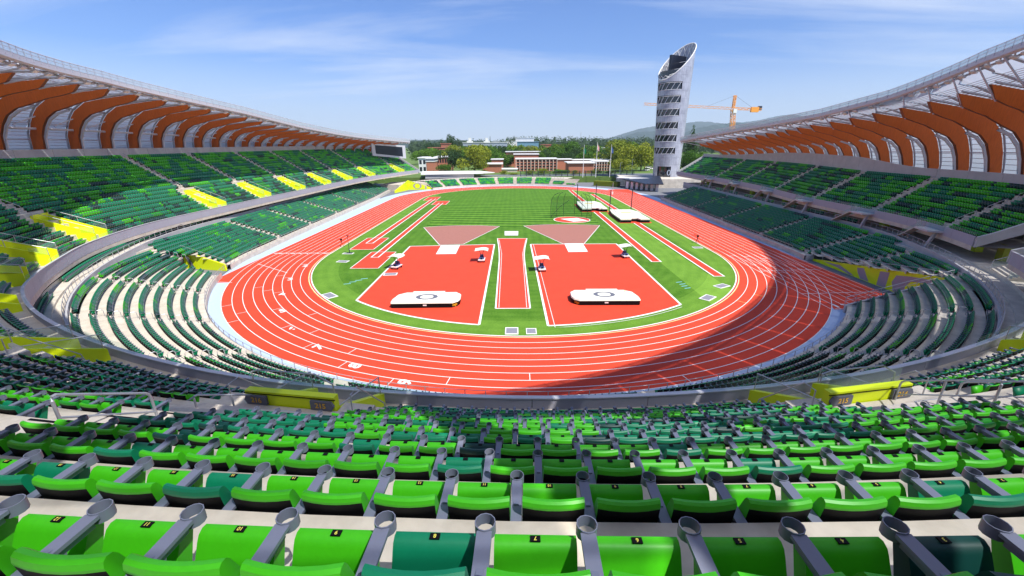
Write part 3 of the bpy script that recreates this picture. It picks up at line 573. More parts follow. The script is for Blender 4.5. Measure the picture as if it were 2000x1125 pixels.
# ---- seats
def seat_parts(hi=True):
    W = .43; parts = {}
    # backrest: gently cupped shell, black rear, green wrap on top
    b = MB(); nseg = 5 if hi else 2
    def row(y, z, sag, wd): return [(-wd/2+wd*i/nseg, y+sag*(1-(2*i/nseg-1)**2)*-1+.055*0, z) for i in range(nseg+1)]
    sg = -.045
    prof = [(.07, .28, 1), (.030, .58, 1), (.008, .735, 1), (.005, .755, 0), (.012, .784, 0), (.030, .796, 0), (.056, .790, 0), (.074, .762, 0), (.145, .56, 0), (.26, .28, 0)]
    if not hi: prof = [(.07, .30, 1), (.008, .735, 1), (.014, .792, 0), (.060, .790, 0), (.24, .30, 0)]
    rows_ = [[(x, y+.030-.027*(1-(x/(W/2))**2), z) for (x, _, _) in row(0, 0, 0, W-.012*(j in (0, len(prof)-1)))] for j, (y, z, _) in enumerate(prof)]
    for j in range(len(prof)-1): b.strip(rows_[j+1], rows_[j], 1 if prof[j][2] and prof[j+1][2] or (prof[j][2] and j < 2) else 0)
    for e in (0, -1): 
        lp = [r[e] for r in rows_]; b.add(lp if e == -1 else lp[::-1], [tuple(range(len(lp)))], 0)
    parts['back'] = b
    p = MB(); # tipped-up pan
    pp = [(.26, .22), (.235, .26), (.365, .515), (.385, .545), (.415, .560), (.445, .555), (.462, .53), (.36, .25), (.31, .21)] if hi else [(.24, .24), (.385, .55), (.45, .545), (.33, .22)]
    n = len(pp); W2 = .42; P = [(-W2/2, y, z) for y, z in pp]+[(W2/2, y, z) for y, z in pp]
    p.add(P, [tuple(range(n)), tuple(range(n, 2*n))[::-1]]+[(i, n+i, n+(i+1) % n, (i+1) % n) for i in range(n)], 0)
    parts['pan'] = p
    a = MB(); a.box((.26, .19, .632), (.076, .39, .022)); a.box((.26, .20, .60), (.03, .34, .05)); a.box((.26, .13, .40), (.035, .10, .50), rx=-.25); parts['arm'] = a
    c = MB(); n = 12; 
    for (r1, r0, z1, z0) in ((.054, .049, .652, .585),):
        P = []
        for (r, z) in ((r1, z0), (r1, z1), (r0, z1), (r0, z0)): P += [(.26+r*math.cos(2*math.pi*i/n), .43+r*math.sin(2*math.pi*i/n), z) for i in range(n)]
        c.add(P, [(j*n+i, j*n+(i+1) % n, (j+1)*n+(i+1) % n, (j+1)*n+i) for j in range(3) for i in range(n)])
    parts['cup'] = c
    g = MB(); g.box((0, .415, .5625), (.052, .034, .006)); parts['tagp'] = g
    return parts
SP = seat_parts(True)
def near_key(s): return (s[0]-CX)**2+s[1]**2+(s[2]+.6-CH)**2
ROWEND = 0
def visible(s):
    d = Vector((s[0], s[1]+.42, s[2]+.6))-CAM; dep = d.dot(fwd)
    if dep < .2: return False
    px = 1000+FPX*d.dot(rgt)/dep; py = 562.5-FPX*d.dot(upv)/dep
    return -160 < px < 2160 and -50 < py < 1260
vis = [s for s in SEATS if visible(s)]; vis.sort(key=near_key); NEAR = vis[:300]; nearset = set(id(s) for s in NEAR)
# colours of the nearest rows as the photograph shows them (left to right)
OVR = {11: {830: 't', 1900: 'd'}, 10: {400: 't', 1850: 't', -60: 't'}, 9: {890: 't', 240: 't', 1500: 't'}, 8: {930: 'd', 265: 'd', 700: 't', 1290: 't'}}; DEP = {11: 2.15, 10: 3.2, 9: 4.25, 8: 5.4}
CM = {'b': 'bright', 'm': 'mid', 't': 'teal', 'd': 'dark'}
rowsn = {}
for s in NEAR: rowsn.setdefault(s[6], []).append(s)
meshes = {}
for k_ in ('bright', 'mid', 'teal', 'dark'):
    meshes['back', k_] = SP['back'].mesh('backrest', [MT['s_'+k_], MT['dark']], False); meshes['pan', k_] = SP['pan'].mesh('seat_pan', [MT['s_'+k_]], False)
for k_ in ('back', 'pan'):
    for c_ in ('bright', 'mid', 'teal', 'dark'):
        me = meshes[k_, c_]; me.polygons.foreach_set('use_smooth', [len(p.vertices) == 4 for p in me.polygons]); me.update()
        try: me.set_sharp_from_angle(angle=rad(42))
        except Exception: pass
meshes['arm'] = SP['arm'].mesh('armrest', [MT['arm']]); meshes['cup'] = SP['cup'].mesh('cup_holder', [MT['arm']], True); meshes['cup'].set_sharp_from_angle(angle=rad(50)); meshes['tag'] = SP['tagp'].mesh('number_plate', [MT['dark']])
digs = {}
ORD = ['first', 'second', 'third', 'fourth', 'fifth', 'sixth', 'seventh', 'eighth', 'ninth', 'tenth', 'eleventh', 'twelfth', 'thirteenth', 'fourteenth', 'fifteenth']
def ordn(n):
    if n < 15: return ORD[n]
    return '%dth' % (n+1) if (n+1) % 10 > 3 or (n+1) in (11, 12, 13) else '%d%s' % (n+1, {1: 'st', 2: 'nd', 3: 'rd', 0: 'th'}[(n+1) % 10])
CN = {'bright': 'bright green', 'mid': 'mid green', 'teal': 'dark teal green', 'dark': 'very dark green'}
for k in sorted(rowsn, reverse=True):
    row = sorted(rowsn[k], key=lambda s: s[0]); ov = {min(row, key=lambda s: abs((s[0]-CX)-(px-1000)/FPX*DEP[k]))[0]: c for px, c in OVR.get(k, {}).items()}
    inview = [s for s in row]
    for i, s in enumerate(row):
        c = CM[ov[s[0]]] if s[0] in ov else ('bright' if k in OVR else s[4])
        e = thing('stadium_seat', '%s tip-up seat, %s from the left in the %s row from the bottom' % (CN[c], ordn(i), ordn(11-k)), 'seat', s[:3], s[3], 'tip-up seats in the near upper stand')
        bk = link('backrest', meshes['back', c], e); pn = link('seat_pan', meshes['pan', c], e); ar = link('armrest', meshes['arm'], e); link('cup_holder', meshes['cup'], ar)
        pl = link('number_plate', meshes['tag'], pn)
        if k >= 10:
            num = str(1+(len(row)-i) % 20)
            if num not in digs: digs[num] = text_mesh(num, .03); digs[num].materials.append(MT['numy'])
            link('seat_number', digs[num], pn, loc=(0, .415, .5668), rz=math.pi)
# the rest: one object of seats
def bake(parts, lst, name, label=None):
    """numpy replication of seat geometry"""
    V = []; F = []; Mx = []; L = []
    base = MB()
    for (mb_, slot) in parts: base.add(mb_.v, mb_.f, 0); 
    fm = []
    for (mb_, slot) in parts: fm += [(slot if m == 0 else 5) for m in mb_.m]
    bv = np.array(base.v); n = len(lst); nv = len(bv)
    ang = np.array([s[3] for s in lst]); pos = np.array([s[:3] for s in lst]); cs, sn = np.cos(ang), np.sin(ang)
    out = np.empty((n, nv, 3)); out[:, :, 0] = bv[:, 0]*cs[:, None]-bv[:, 1]*sn[:, None]+pos[:, 0:1]; out[:, :, 1] = bv[:, 0]*sn[:, None]+bv[:, 1]*cs[:, None]+pos[:, 1:2]; out[:, :, 2] = bv[:, 2]+pos[:, 2:3]
    lens = np.array([len(f) for f in base.f]); idx = np.concatenate([np.array(f) for f in base.f]); nl = len(idx)
    me = bpy.data.meshes.new(name); me.vertices.add(n*nv); me.vertices.foreach_set('co', out.ravel())
    me.loops.add(n*nl); me.loops.foreach_set('vertex_index', (idx[None, :]+(np.arange(n)*nv)[:, None]).ravel().astype(np.int32))
    nf = len(lens); st = np.concatenate([[0], np.cumsum(lens)[:-1]]); me.polygons.add(n*nf); me.polygons.foreach_set('loop_start', (st[None, :]+(np.arange(n)*nl)[:, None]).ravel().astype(np.int32))
    ci = {'bright': 0, 'mid': 1, 'teal': 2, 'dark': 3}; col = np.array([ci[s[4]] for s in lst]); fm = np.array(fm)
    mi = np.where(fm[None, :] == 9, col[:, None], fm[None, :]); 
    for m in ('s_bright', 's_mid', 's_teal', 's_dark'): me.materials.append(MT[m])
    me.materials.append(MT['arm']); me.materials.append(MT['dark'])
    me.polygons.foreach_set('material_index', mi.ravel().astype(np.int32)); me.update(calc_edges=True); me.validate()
    return me
SL = seat_parts(False)
cupf = MB().prism([(.26+.056*math.cos(i*math.pi/3), .43+.056*math.sin(i*math.pi/3)) for i in range(6)], .58, .648)
armm = MB().box((.26, .21, .632), (.066, .40, .024))
rest = [s for s in SEATS if id(s) not in nearset]
mid = [s for s in rest if s[5] == 'upper_stand' and abs(s[7]) < 62 or (s[5] == 'lower_stand' and abs(s[7]) < 90 and s[1] < 77)]
ms = set(id(s) for s in mid); far = [s for s in rest if id(s) not in ms]
def clean(mb_): return mb_
me1 = bake([(SL['back'], 9), (SL['pan'], 9), (armm, 4), (cupf, 4), (MB().box((0, .12, .22), (.48, .04, .26)), 5)], mid, 'stadium_seats')  # last box: black under-seat bracket that also paints in the shade below
fb = MB().box((0, .05, .61), (.45, .09, .50), rx=-.10); fp = MB().box((0, .34, .42), (.44, .07, .36), rx=-.40); bracket_shade = MB().box((0, .20, .20), (.50, .04, .26)); fa = MB().box((.26, .25, .63), (.05, .42, .04))  # low black slab is seat bracket plus painted shade over the pale tread
me2 = bake([(fb, 9), (fp, 9), (fa, 4), (bracket_shade, 5)], far, 'stadium_seats')
o = link('stadium_seats', me1, None, 'stuff'); tag(o, 'green seats filling the rest of the near end and its lower bowl', 'seats')
o = link('stadium_seats', me2, None, 'stuff'); tag(o, 'green seats filling the far and side stands', 'seats')
print('SEATS', len(SEATS), 'mid', len(mid), 'far', len(far))
# ------------------------------------------------------------------ the roof: timber ribs, steel edge, film panels
def rib_prof(u):
    """section of the roof at station u: offset of the wall line, tip offset (towards the field), base z, tip z, edge offset, edge z"""
    au = abs(u)
    if u < 0:
        wl = 19.7-3.0*smooth01((au-90-70)/60); zb = 19.2-3.2*smooth01((au-90-40)/100); 
        zt = lerp_tab([(0, 28.6), (90, 28.3), (100, 27.8), (118, 26.7), (140, 24.2), (160, 22.9), (180, 22.0), (205, 20.6), (230, 19.4)], au)
        ze = lerp_tab([(0, 30.2), (63, 29.3), (82, 29.1), (90, 28.6), (97, 28.1), (116, 26.9), (141, 24.7), (165, 23.2), (185, 22.2), (210, 21.2), (230, 20.5)], au)
        tip = lerp_tab([(0, 5.4), (90, 5.4), (150, 5.4), (230, 4.5)], au); ed = lerp_tab([(0, 0.), (66, 0.), (90, 1.2), (130, 1.0), (180, .3), (230, -.6)], au)
    else:
        wl = lerp_tab([(0, 19.7), (50, 19.4), (66, 14.5), (90, 13.6), (180, 12.4)], au); zb = lerp_tab([(0, 19), (45, 18.5), (68, 11.0), (90, 12.6), (110, 13.2), (140, 12.6), (180, 11.0)], au)
        zt = lerp_tab([(0, 28.6), (60, 28.2), (76, 26.6), (86, 24.9), (100, 23.6), (115, 22.7), (140, 21.2), (180, 18.9)], au)
        ze = lerp_tab([(0, 30.2), (60, 30.3), (69, 30.2), (75, 29.7), (82, 28.4), (91, 26.7), (105, 24.9), (135, 23.1), (160, 21.5), (180, 19.9)], au)
        tip = lerp_tab([(0, 5.4), (60, 4.6), (80, 1.5), (90, .2), (110, .0), (180, 1.0)], au); ed = lerp_tab([(0, -.8), (60, -.8), (90, 0.), (110, -2.2), (135, -4.5), (180, -6)], au)
    return wl, tip, zb, zt, ed, ze
# normalised rib section measured on the photograph (a: 0 wall line .. 1 tip, b: 0 base .. 1 tip height)
OUT = [(-.05, -.25), (-.057, .0), (-.04, .23), (.015, .43), (.08, .585), (.14, .69), (.30, .85), (.50, .905), (.75, .955), (1.0, 1.0)]
INN = [(.11, -.25), (.09, .0), (.11, .225), (.16, .38), (.23, .515), (.345, .62), (.48, .665), (.67, .765), (.80, .81), (.91, .86)]
INN = [(a+(c-a)*.12, b+(d-b)*.12) for (a, b), (c, d) in zip(INN, OUT)]
def rp(u, a, b, side=0., lift=0.):
    wl, tip, zb, zt, ed, ze = rib_prof(u); off = wl+(tip-wl)*a; z = zb+(zt-zb)*b+lift
    x, y = UC.at(u, off); 
    if side: yw = UC.yaw(u); x += math.cos(yw)*side; y += math.sin(yw)*side
    return (x, y, z)
ROOF = thing('stadium_roof', 'sweeping roof of curved orange timber ribs, steel truss edge and translucent film over the stands', 'roof')
# stations
def stations(u0, u1, step):
    us = np.linspace(u0, u1, 1600); P = np.array([UC.at(u, 16) for u in us]); a = np.concatenate([[0], np.cumsum(np.linalg.norm(np.diff(P, axis=0), axis=1))]); n = int(round(a[-1]/step))
    return [float(np.interp(a[-1]*i/n, a, us)) for i in range(n+1)]
ST = stations(-90-128, 20, 6.2)+stations(20, 90+82, 5.3)[1:]
T2 = .26
for i, u in enumerate(ST):
    rb = MB(); A = [rp(u, a, b, T2) for a, b in OUT]; B = [rp(u, a, b, T2) for a, b in INN]; A2 = [rp(u, a, b, -T2) for a, b in OUT]; B2 = [rp(u, a, b, -T2) for a, b in INN]
    rb.strip(A, B, 0); rb.strip(B2, A2, 0); rb.strip(A2, A, 1); rb.strip(B, B2, 1); rb.add([A[-1], B[-1], B2[-1], A2[-1]], [(0, 1, 2, 3)], 1)
    r_ = rb.build('timber_rib', [MT['wood'], MT['woodd']], ROOF)
    sp_ = MB(); I1 = [(rp(u, a+.012, b-.02, .12), rp(u, a+.012, b-.02, -.12), rp(u, a+.03, b-.045, .12), rp(u, a+.03, b-.045, -.12)) for a, b in INN[:7]]
    sp_.strip([q[0] for q in I1], [q[1] for q in I1]); sp_.strip([q[0] for q in I1], [q[2] for q in I1]); sp_.strip([q[1] for q in I1], [q[3] for q in I1]); sp_.strip([q[2] for q in I1], [q[3] for q in I1]); sp_.build('steel_flange', MT['steelp'], r_)
    if abs(u) > 55:      # outer steel tube that follows the back of the rib and the strut to the edge
        tb = MB(); tb.tube([rp(u, a-.035, b+.02) for a, b in OUT], .16, 5); wl, tip, zb, zt, ed, ze = rib_prof(u)
        e = UC.at(u, ed+.5); tb.tube([rp(u, .62, .95, lift=.45), (e[0], e[1], ze-.5)], .2, 6); tb.tube([rp(u, .90, .86), (e[0], e[1], ze-.7)], .11, 5); tb.build('outrigger_tube', MT['steelp'], r_)
EU = frange(ST[0]-1, ST[-1]+1, 1.5)
def edge(u, o, dz): wl, tip, zb, zt, ed, ze = rib_prof(u); x, y = UC.at(u, ed+o); return (x, y, ze+dz)
MB().tube([edge(u, .5, -.55) for u in EU], .24, 6).build('edge_tube', MT['steelp'], ROOF); MB().tube([edge(u, 1.6, -.75) for u in EU], .16, 5).build('edge_tube', MT['steelp'], ROOF)
mb = MB(); mb.strip([edge(u, .15, -.35) for u in EU], [edge(u, 1.5, -.35) for u in EU]); mb.strip([edge(u, .12, -.62) for u in EU], [edge(u, .12, .05) for u in EU]); mb.build('edge_walkway', MT['steelp'], ROOF)
mb = MB(); mb.tube([edge(u, .12, .85) for u in EU], .05, 4); mb.tube([edge(u, .12, .45) for u in EU], .03, 4); mb.build('edge_rail', MT['steelp'], ROOF)
MB().strip([edge(u, .10, .0) for u in EU], [edge(u, .10, .8) for u in EU]).build('edge_screen', MT['screenm'], ROOF)
SS = stations(ST[0]-1, ST[-1]+1, 1.9); mb = MB()
for u in SS: mb.beam(edge(u, .12, -.3), edge(u, .12, .9), .06, .06)
mb.build('edge_rail_posts', MT['greyb'], ROOF, kind='stuff')
mb = MB()
for a, b in zip(SS[::2], SS[1::2]): mb.beam(edge(a, .4, -.55), edge(b, 1.7, -.9), .10, .10); 
mb.build('edge_lacing', MT['steelp'], ROOF, kind='stuff')
# steel purlins between ribs and film panels over them
PUR = [(-.05, .12), (-.01, .40), (.12, .70), (.32, .885), (.55, .95), (.78, 1.0)]
for j, (a, b) in enumerate(PUR):
    MB().tube([rp(u, a, b, lift=.35) for u in frange(ST[0], ST[-1], 1.2)], .09 if j % 2 else .12, 5).build('purlin', MT['steelp'], ROOF)
for a, b in ((.04, -.02), (.05, .34)):
    for k_, (u, v) in enumerate(zip(ST, ST[1:])):
        if abs(u) < 55 or (b > 0) == (u > 0): continue
        MB().tube([rp(u, a, b), rp(v, a, b)], .2, 6).build('brace_tube', MT['steelp'], ROOF)
for k_, (u, v) in enumerate(zip(ST, ST[1:])):
    if abs(u) < 55: continue
    if u > 0: MB().tube([rp(u, .05, -.28), rp((u+v)/2, .05, -.02)], .14, 5).tube([rp(v, .05, -.28), rp((u+v)/2, .05, -.02)], .14, 5).build('brace_tube', MT['steelp'], ROOF)
    else: MB().tube([rp(u, .10, .56), rp((u+v)/2, .02, .40), rp((u+v)/2, .05, .34)], .10, 5).build('brace_tube', MT['steelp'], ROOF)
FP = [(-.075, -.35), (-.10, -.1), (-.095, .12), (-.06, .36), (.03, .60), (.13, .78), (.32, .955), (.55, 1.01), (.78, 1.05), (1.0, 1.09)]
for u, v in zip(ST, ST[1:]):
    mb = MB(); um = [u+(v-u)*t for t in (0.01, .5, .99)]; G = [[rp(q, a, b) for a, b in FP]+[edge(q, 1.6, -.25)] for q in um]
    for a, b in zip(G, G[1:]): mb.strip(a, b)
    if abs(u) < 58:
        lo = MB(); hi = MB()
        for a, b in zip(G, G[1:]): lo.strip(a[:8], b[:8]); hi.strip(a[7:], b[7:])
        lo.build('wall_film_panel', MT['filmc'], ROOF, smooth=True); hi.build('film_panel', MT['film'], ROOF, smooth=True)  # unseen rear panels made clearer so sun reaches the near seats
    else: mb.build('film_panel', MT['film'], ROOF, smooth=True)
# horizontal seams of the film
seam = MB(); sp2 = []
for i in range(len(FP)-1):
    for t in np.linspace(0, 1, 5 if i < 5 else 6)[:-1]: sp2.append((FP[i][0]+(FP[i+1][0]-FP[i][0])*t, FP[i][1]+(FP[i+1][1]-FP[i][1])*t))
us = frange(ST[0], ST[-1], 2.5)
for a, b in sp2: seam.strip([rp(u, a+.004, b-.006) for u in us], [rp(u, a+.004, b-.006, lift=-.09) for u in us])
seam.build('film_seams', MT['steelp'], ROOF, kind='stuff')
for k_, u in enumerate(ST):          # floodlights on the edge
    if abs(u) < 60: continue
    for d in (-1.2, 1.2):
        uu = u+d*.9; e = edge(uu, .9, -1.05); q = MB().box(e, (.9, .5, .22), rz=UC.yaw(uu), rx=.5); q.box((e[0], e[1], e[2]+.3), (.12, .12, .5)); q.build('floodlight', MT['roofw'], ROOF)
# ------------------------------------------------------------------ video board on the left stand
t = thing('video_board', 'wide dark video screen in a pale frame, far end of the left upper stand', 'video screen')
ua, ub = -90-88, -90-112
P = [(-63.6, 195.), (-54.6, 212.)]
def vb(t_, z): return (P[0][0]+(P[1][0]-P[0][0])*t_, P[0][1]+(P[1][1]-P[0][1])*t_, z)
zt0, zt1, zb0, zb1 = 20.0, 20.6, 17.6, 14.6
d_ = Vector((P[1][0]-P[0][0], P[1][1]-P[0][1], 0)).normalized(); nrm = Vector((d_.y, -d_.x, 0)); 
if nrm.x < 0: nrm = -nrm
def slab(t0, t1, a0, a1, b0, b1, o0, o1, m, name):
    Q = [Vector(vb(t0, a0)), Vector(vb(t1, a1)), Vector(vb(t1, b1)), Vector(vb(t0, b0))]; F_ = [q+nrm*o0 for q in Q]+[q+nrm*o1 for q in Q]
    MB().add(F_, [(0, 1, 2, 3), (7, 6, 5, 4), (0, 4, 5, 1), (1, 5, 6, 2), (2, 6, 7, 3), (3, 7, 4, 0)]).build(name, m, t)
slab(-.06, 1.05, 14.8, 12.9, 19.9, 18.9, 0, .4, MT['steelp'], 'frame'); slab(.04, .94, 15.6, 13.9, 19.2, 18.2, .41, .46, MT['screen'], 'screen')
# ------------------------------------------------------------------ rails, glass, portals
def rail(pts, name, label, cat='handrail', group=None, r=.024, posts=None, mid=None, m='steel'):
    t = thing(name, label, cat, group=group)
    MB().tube(pts, r, 6).build('top_rail', MT[m], t)
    if mid: MB().tube(mid, r*.8, 6).build('mid_rail', MT[m], t)
    if posts:
        for p_ in posts: MB().tube(p_, r, 6).build('post', MT[m], t)
    return t
SIDE = lambda u: 'left' if u < 0 else 'right'
def V3(p, z): return (p[0], p[1], z)
def aisle_rail(u, k0, k1, of, zf, crv, label, group, h=.95, near=False, name='aisle_handrail'):
    p0 = crv.at(u, of(u, k0)-.25); p1 = crv.at(u, of(u, k1)-.25); z0, z1 = zf(u, k0), zf(u, k1)
    a, b = Vector(V3(p0, z0)), Vector(V3(p1, z1)); n = 10 if near else 4; d = (b-a)
    top = [a]+[a+Vector((0, 0, h*t_)) for t_ in (.5, .88)]+[a+Vector((0, 0, h*.97))+d*.02, a+Vector((0, 0, h))+d*.06]+[a+Vector((0, 0, h))+d*.94, b+Vector((0, 0, h*.97))-d*.02]+[b+Vector((0, 0, h*t_)) for t_ in (.88, .5)]+[b]
    mid = [a+Vector((0, 0, h*.5)), b+Vector((0, 0, h*.5))]
    rail(top, name, label, group=group, mid=mid, r=.026 if near else .035)
# near-deck portals
def portal(u, k, name_l, nums, detail):
    ho = head_off(u); z0 = up_top(u)-.45; kk = max(1, int(round((ho-1.37)/up_tread(u)))); zl = up_z(u, kk) if ho > 4.2 else up_z(u, kk+1)
    T = thing('stair_entrance', name_l, 'entrance', group=None)
    a = PW/UC_du(u)
    yw = UC.yaw(u); c = UC.at(u, ho); fx = (math.cos(yw), math.sin(yw)); fy = (-math.sin(yw), math.cos(yw))     # fy -> field
    def L(x, y, z): return (c[0]+fx[0]*x+fy[0]*y, c[1]+fx[1]*x+fy[1]*y, z)
    def pr(x0, x1, y0, y1, z0_, z1_, m, nm):
        MB().prism([L(x0, y0, 0)[:2], L(x1, y0, 0)[:2], L(x1, y1, 0)[:2], L(x0, y1, 0)[:2]], z0_, z1_).build(nm, m, T)
    ztop = zl+(1.0 if ho > 4.2 else .45)
    pr(-PW, PW, .08, .32, z0-1.0, ztop, MT['yellow'], 'head_wall'); MB().prism([L(-PW-.03, .06, 0)[:2], L(PW+.03, .06, 0)[:2], L(PW+.03, .10, 0)[:2], L(-PW-.03, .10, 0)[:2]], ztop-.09, ztop-.07).build('seam', MT['dark'], T)
    # sloping side walls down to the parapet
    for sx in (-1, 1):
        x0, x1 = sx*PW, sx*(PW-.22); y1 = ho-.3; y0 = .34
        ya, za, zb_ = y0, (zl+.75 if ho > 5.6 else zl-.05), up_top(u)+(.75 if ho > 5 else .12)
        V = [L(x0, ya, z0-1), L(x1, ya, z0-1), L(x1, y1, z0-1), L(x0, y1, z0-1), L(x0, ya, za), L(x1, ya, za), L(x1, y1, zb_), L(x0, y1, zb_)]
        MB().add(V, [(3, 2, 1, 0), (4, 5, 6, 7), (0, 1, 5, 4), (1, 2, 6, 5), (2, 3, 7, 6), (3, 0, 4, 7)]).build('side_wall', MT['yellow'], T)
        if ho > 5: 
            MB().tube([L(x0, ya, za+.75), L(x0, y1, zb_+.75)], .03, 5).tube([L(x0, ya, za), L(x0, ya, za+.75)], .03, 5).tube([L(x0, y1, zb_), L(x0, y1, zb_+.75)], .03, 5).tube([L(x0, (ya+y1)/2, (za+zb_)/2), L(x0, (ya+y1)/2, (za+zb_)/2+.75)], .03, 5).build('guard_rail', MT['steel'], T)
            MB().add([L(x0, y1, zb_), L(x0, y1-1.4, zb_+.2), L(x0, y1-1.4, zb_+.95), L(x0, y1, zb_+.75)], [(0, 1, 2, 3)]).build('glass_pane', MT['glass'], T)
    pr(-PW, PW, .34, ho-.2, z0-1.2, z0-.98+.02, MT['conc'], 'floor')
    pr(-PW-1.1, PW+1.1, -.97 if ho < 4.2 else -1.05, -.02, z0-.5, zl+.012, MT['conc'], 'landing')
    # side steps down the rows
    for sx in (-1, 1):
        n = kk*2
        for i in range(n):
            z = z0+(zl-z0)*(i+1)/n; y1 = (ho-1.2)*(1-(i)/n); y0_ = (ho-1.2)*(1-(i+1)/n)
            MB().prism([L(sx*(PW+.05), y0_, 0)[:2], L(sx*(PW+1.05), y0_, 0)[:2], L(sx*(PW+1.05), y1, 0)[:2], L(sx*(PW+.05), y1, 0)[:2]], z0-.3, z-.02).build('side_step', MT['conc'], T)
    # section boards on the head wall, facing up the aisle
    if nums:
        for sx, s_ in zip((-1, 1), nums):
            bx = sx*(PW-.42); w2, h2 = .34, .15; zc = ztop-.27; arrow = [(-w2-.09*(sx < 0), 0), (-w2, h2), (w2, h2), (w2+.09*(sx > 0), 0), (w2, -h2), (-w2, -h2)]
            V = [L(bx+p_[0], -.0, zc+p_[1]) for p_ in arrow]+[L(bx+p_[0], .075, zc+p_[1]) for p_ in arrow]; n = 6
            bd = MB().add(V, [tuple(range(n)), tuple(range(n, 2*n))[::-1]]+[(i, n+i, n+(i+1) % n, (i+1) % n) for i in range(n)]).build('section_board', MT['ogrey'], T)
            me = text_mesh(s_, .24); me.materials.append(MT['gold']); o = link('section_number', me, bd); p_ = L(bx, -.012, zc); o.rotation_euler = (rad(90), 0, yw); o.location = p_
    if detail:
        # glass guards and tube rails on the head wall
        gp = MB(); gp.add([L(-PW+.1, .30, ztop), L(PW-.3, .30, ztop), L(PW-.3, .30, ztop+.5), L(-PW+.1, .30, ztop+.5)], [(0, 1, 2, 3)]); gp.build('glass_pane', MT['glass'], T)
        MB().tube([L(-PW, .5, ztop+.1), L(-PW, .5, ztop+.42), L(-PW+.3, .5, ztop+.5), L(PW-.8, .5, ztop+.5), L(PW-.25, .5, ztop+.2), L(PW-.2, .5, ztop-.3)], .025, 6).build('guard_rail', MT['steel'], T)
        for sx in (-1, 1):
            MB().add([L(sx*(PW-.1), .4, z0+.6), L(sx*(PW-.1), ho-.4, z0+.4), L(sx*(PW-.1), ho-.4, z0+1.35), L(sx*(PW-.1), .4, z0+1.9)], [(0, 1, 2, 3)]).build('glass_pane', MT['glass'], T)
            MB().tube([L(sx*(PW-.1), .4, z0+1.9), L(sx*(PW-.1), ho-.4, z0+1.35), L(sx*(PW-.1), ho-.4, z0+.3)], .022, 6).build('guard_rail', MT['steel'], T)
            MB().tube([L(sx*(PW+.55), .1, zl-.3), L(sx*(PW+.55), .1, zl+.6), L(sx*(PW+.55), .5, zl+.62), L(sx*(PW+.55), ho-1.4, z0+.95), L(sx*(PW+.55), ho-1.2, z0)], .022, 6).build('guard_rail', MT['steel'], T)
        MB().tube([L(.2, -.9, zl), L(.2, -.9, zl+.52), L(.26, -.9, zl+.58), L(1.1, -.9, zl+.58), L(1.16, -.9, zl+.52), L(1.16, -.9, zl)], .025, 6).build('guard_rail', MT['steel'], T)
def UC_du(u): p, q = UC.at(u, 3), UC.at(u+1, 3); return math.hypot(p[0]-q[0], p[1]-q[1])
pos_w = ['just left of the picture centre', 'at the left edge of the near stand', 'in the left corner of the bowl', 'in the left corner where the stand turns', 'at the far left edge of the picture', 'nearest on the left straight']
for i, u in enumerate(PORT):
    near = abs(u) < 26
    if u > 0: lb = 'lime yellow entrance walls in the near stand, '+['right of centre with section boards', 'at the right edge of the picture', 'outside right'][min(2, int(u > 12)+int(u > 30))]
    elif near: lb = 'lime yellow entrance walls in the near stand, '+('left of centre with section boards' if u > -12 else 'at the left edge of the picture')
    else:
        j = i-2; lb = 'lime yellow entrance walls in the left upper stand, %s from the near end' % ordn(j)
    portal(u, i, lb, (('216', '215') if u < 0 else ('215', '214')) if abs(u) < 12 else None, near)
# aisle rails in the upper stands
c_ = {}
def up_rails():
    for a in A_UP:
        ks = [(3, 6), (8, 11)] if abs(a) < 30 else [(7, 9), (10, 12), (13, 15), (16, 17.4)]
        if abs(a) < 12: continue
        for (k0, k1) in ks:
            i_ = A_UP.index(a); j = ks.index((k0, k1))
            aisle_rail(a-(.5 if abs(a) < 12 else 0), k0, k1, up_off, up_z, UC, 'steel handrail on the %s aisle of the left upper stand, %s one up' % (ordn(i_), ordn(j)), 'aisle handrails', near=abs(a) < 40)
    for i_, a in enumerate(A_UPR[:2]):
        for j, (k0, k1) in enumerate([(2.4, 5.6), (7, 9)] if i_ else [(7.5, 9.5)]): aisle_rail(a+(1.0 if i_ == 0 and j == 0 else 0), k0, k1, up_off, up_z, UC, 'steel handrail in the near stand on the right, aisle %s, %s one up' % (('one', 'two')[i_], ordn(j)), 'aisle handrails', near=True)
    for i_, a in enumerate(A_RT):
        for j, (k0, k1) in enumerate([(1, 3), (4, 6), (7, 9)]): aisle_rail(a, k0, k1, up_off, up_z, UC, 'steel handrail on the %s aisle of the right upper stand, %s one up' % (ordn(i_), ordn(j)), 'aisle handrails')
up_rails()
def near_rail(a, b, label, mids=1):
    a, b = Vector(a), Vector(b); d = b-a; h = .95; Z = Vector((0, 0, 1))
    top = [a, a+Z*h*.5, a+Z*h*.86, a+Z*h*.96+d*.012, a+Z*h+d*.05, a+Z*h+d*.5, a+Z*h+d*.95, a+Z*h*.96+d*.988, a+Z*h*.86+d, b+Z*h*.5, b]
    rail(top, 'aisle_handrail', label, group='aisle handrails', mid=[a+Z*h*.5, b+Z*h*.5], r=.028, posts=[[a+d*(i+1)/(mids+1), a+d*(i+1)/(mids+1)+Z*h] for i in range(mids)])
near_rail((-9.43, 6.25, 14.5), (-9.27, 7.83, 13.5), 'large steel handrail in the aisle at the lower left of the picture', 0)
near_rail((-10.18, 9.89, 12.1), (-9.39, 11.56, 11.0), 'steel handrail beside the left lime entrance with the 216 board', 1)
near_rail((10.61, 11.33, 11.6), (10.56, 8.94, 13.1), 'large steel handrail in the aisle beside the right lime entrance', 1)
near_rail((11.6, 10.6, 12.0), (11.9, 9.2, 12.9), 'shorter steel handrail just behind the large one at the right aisle', 0)
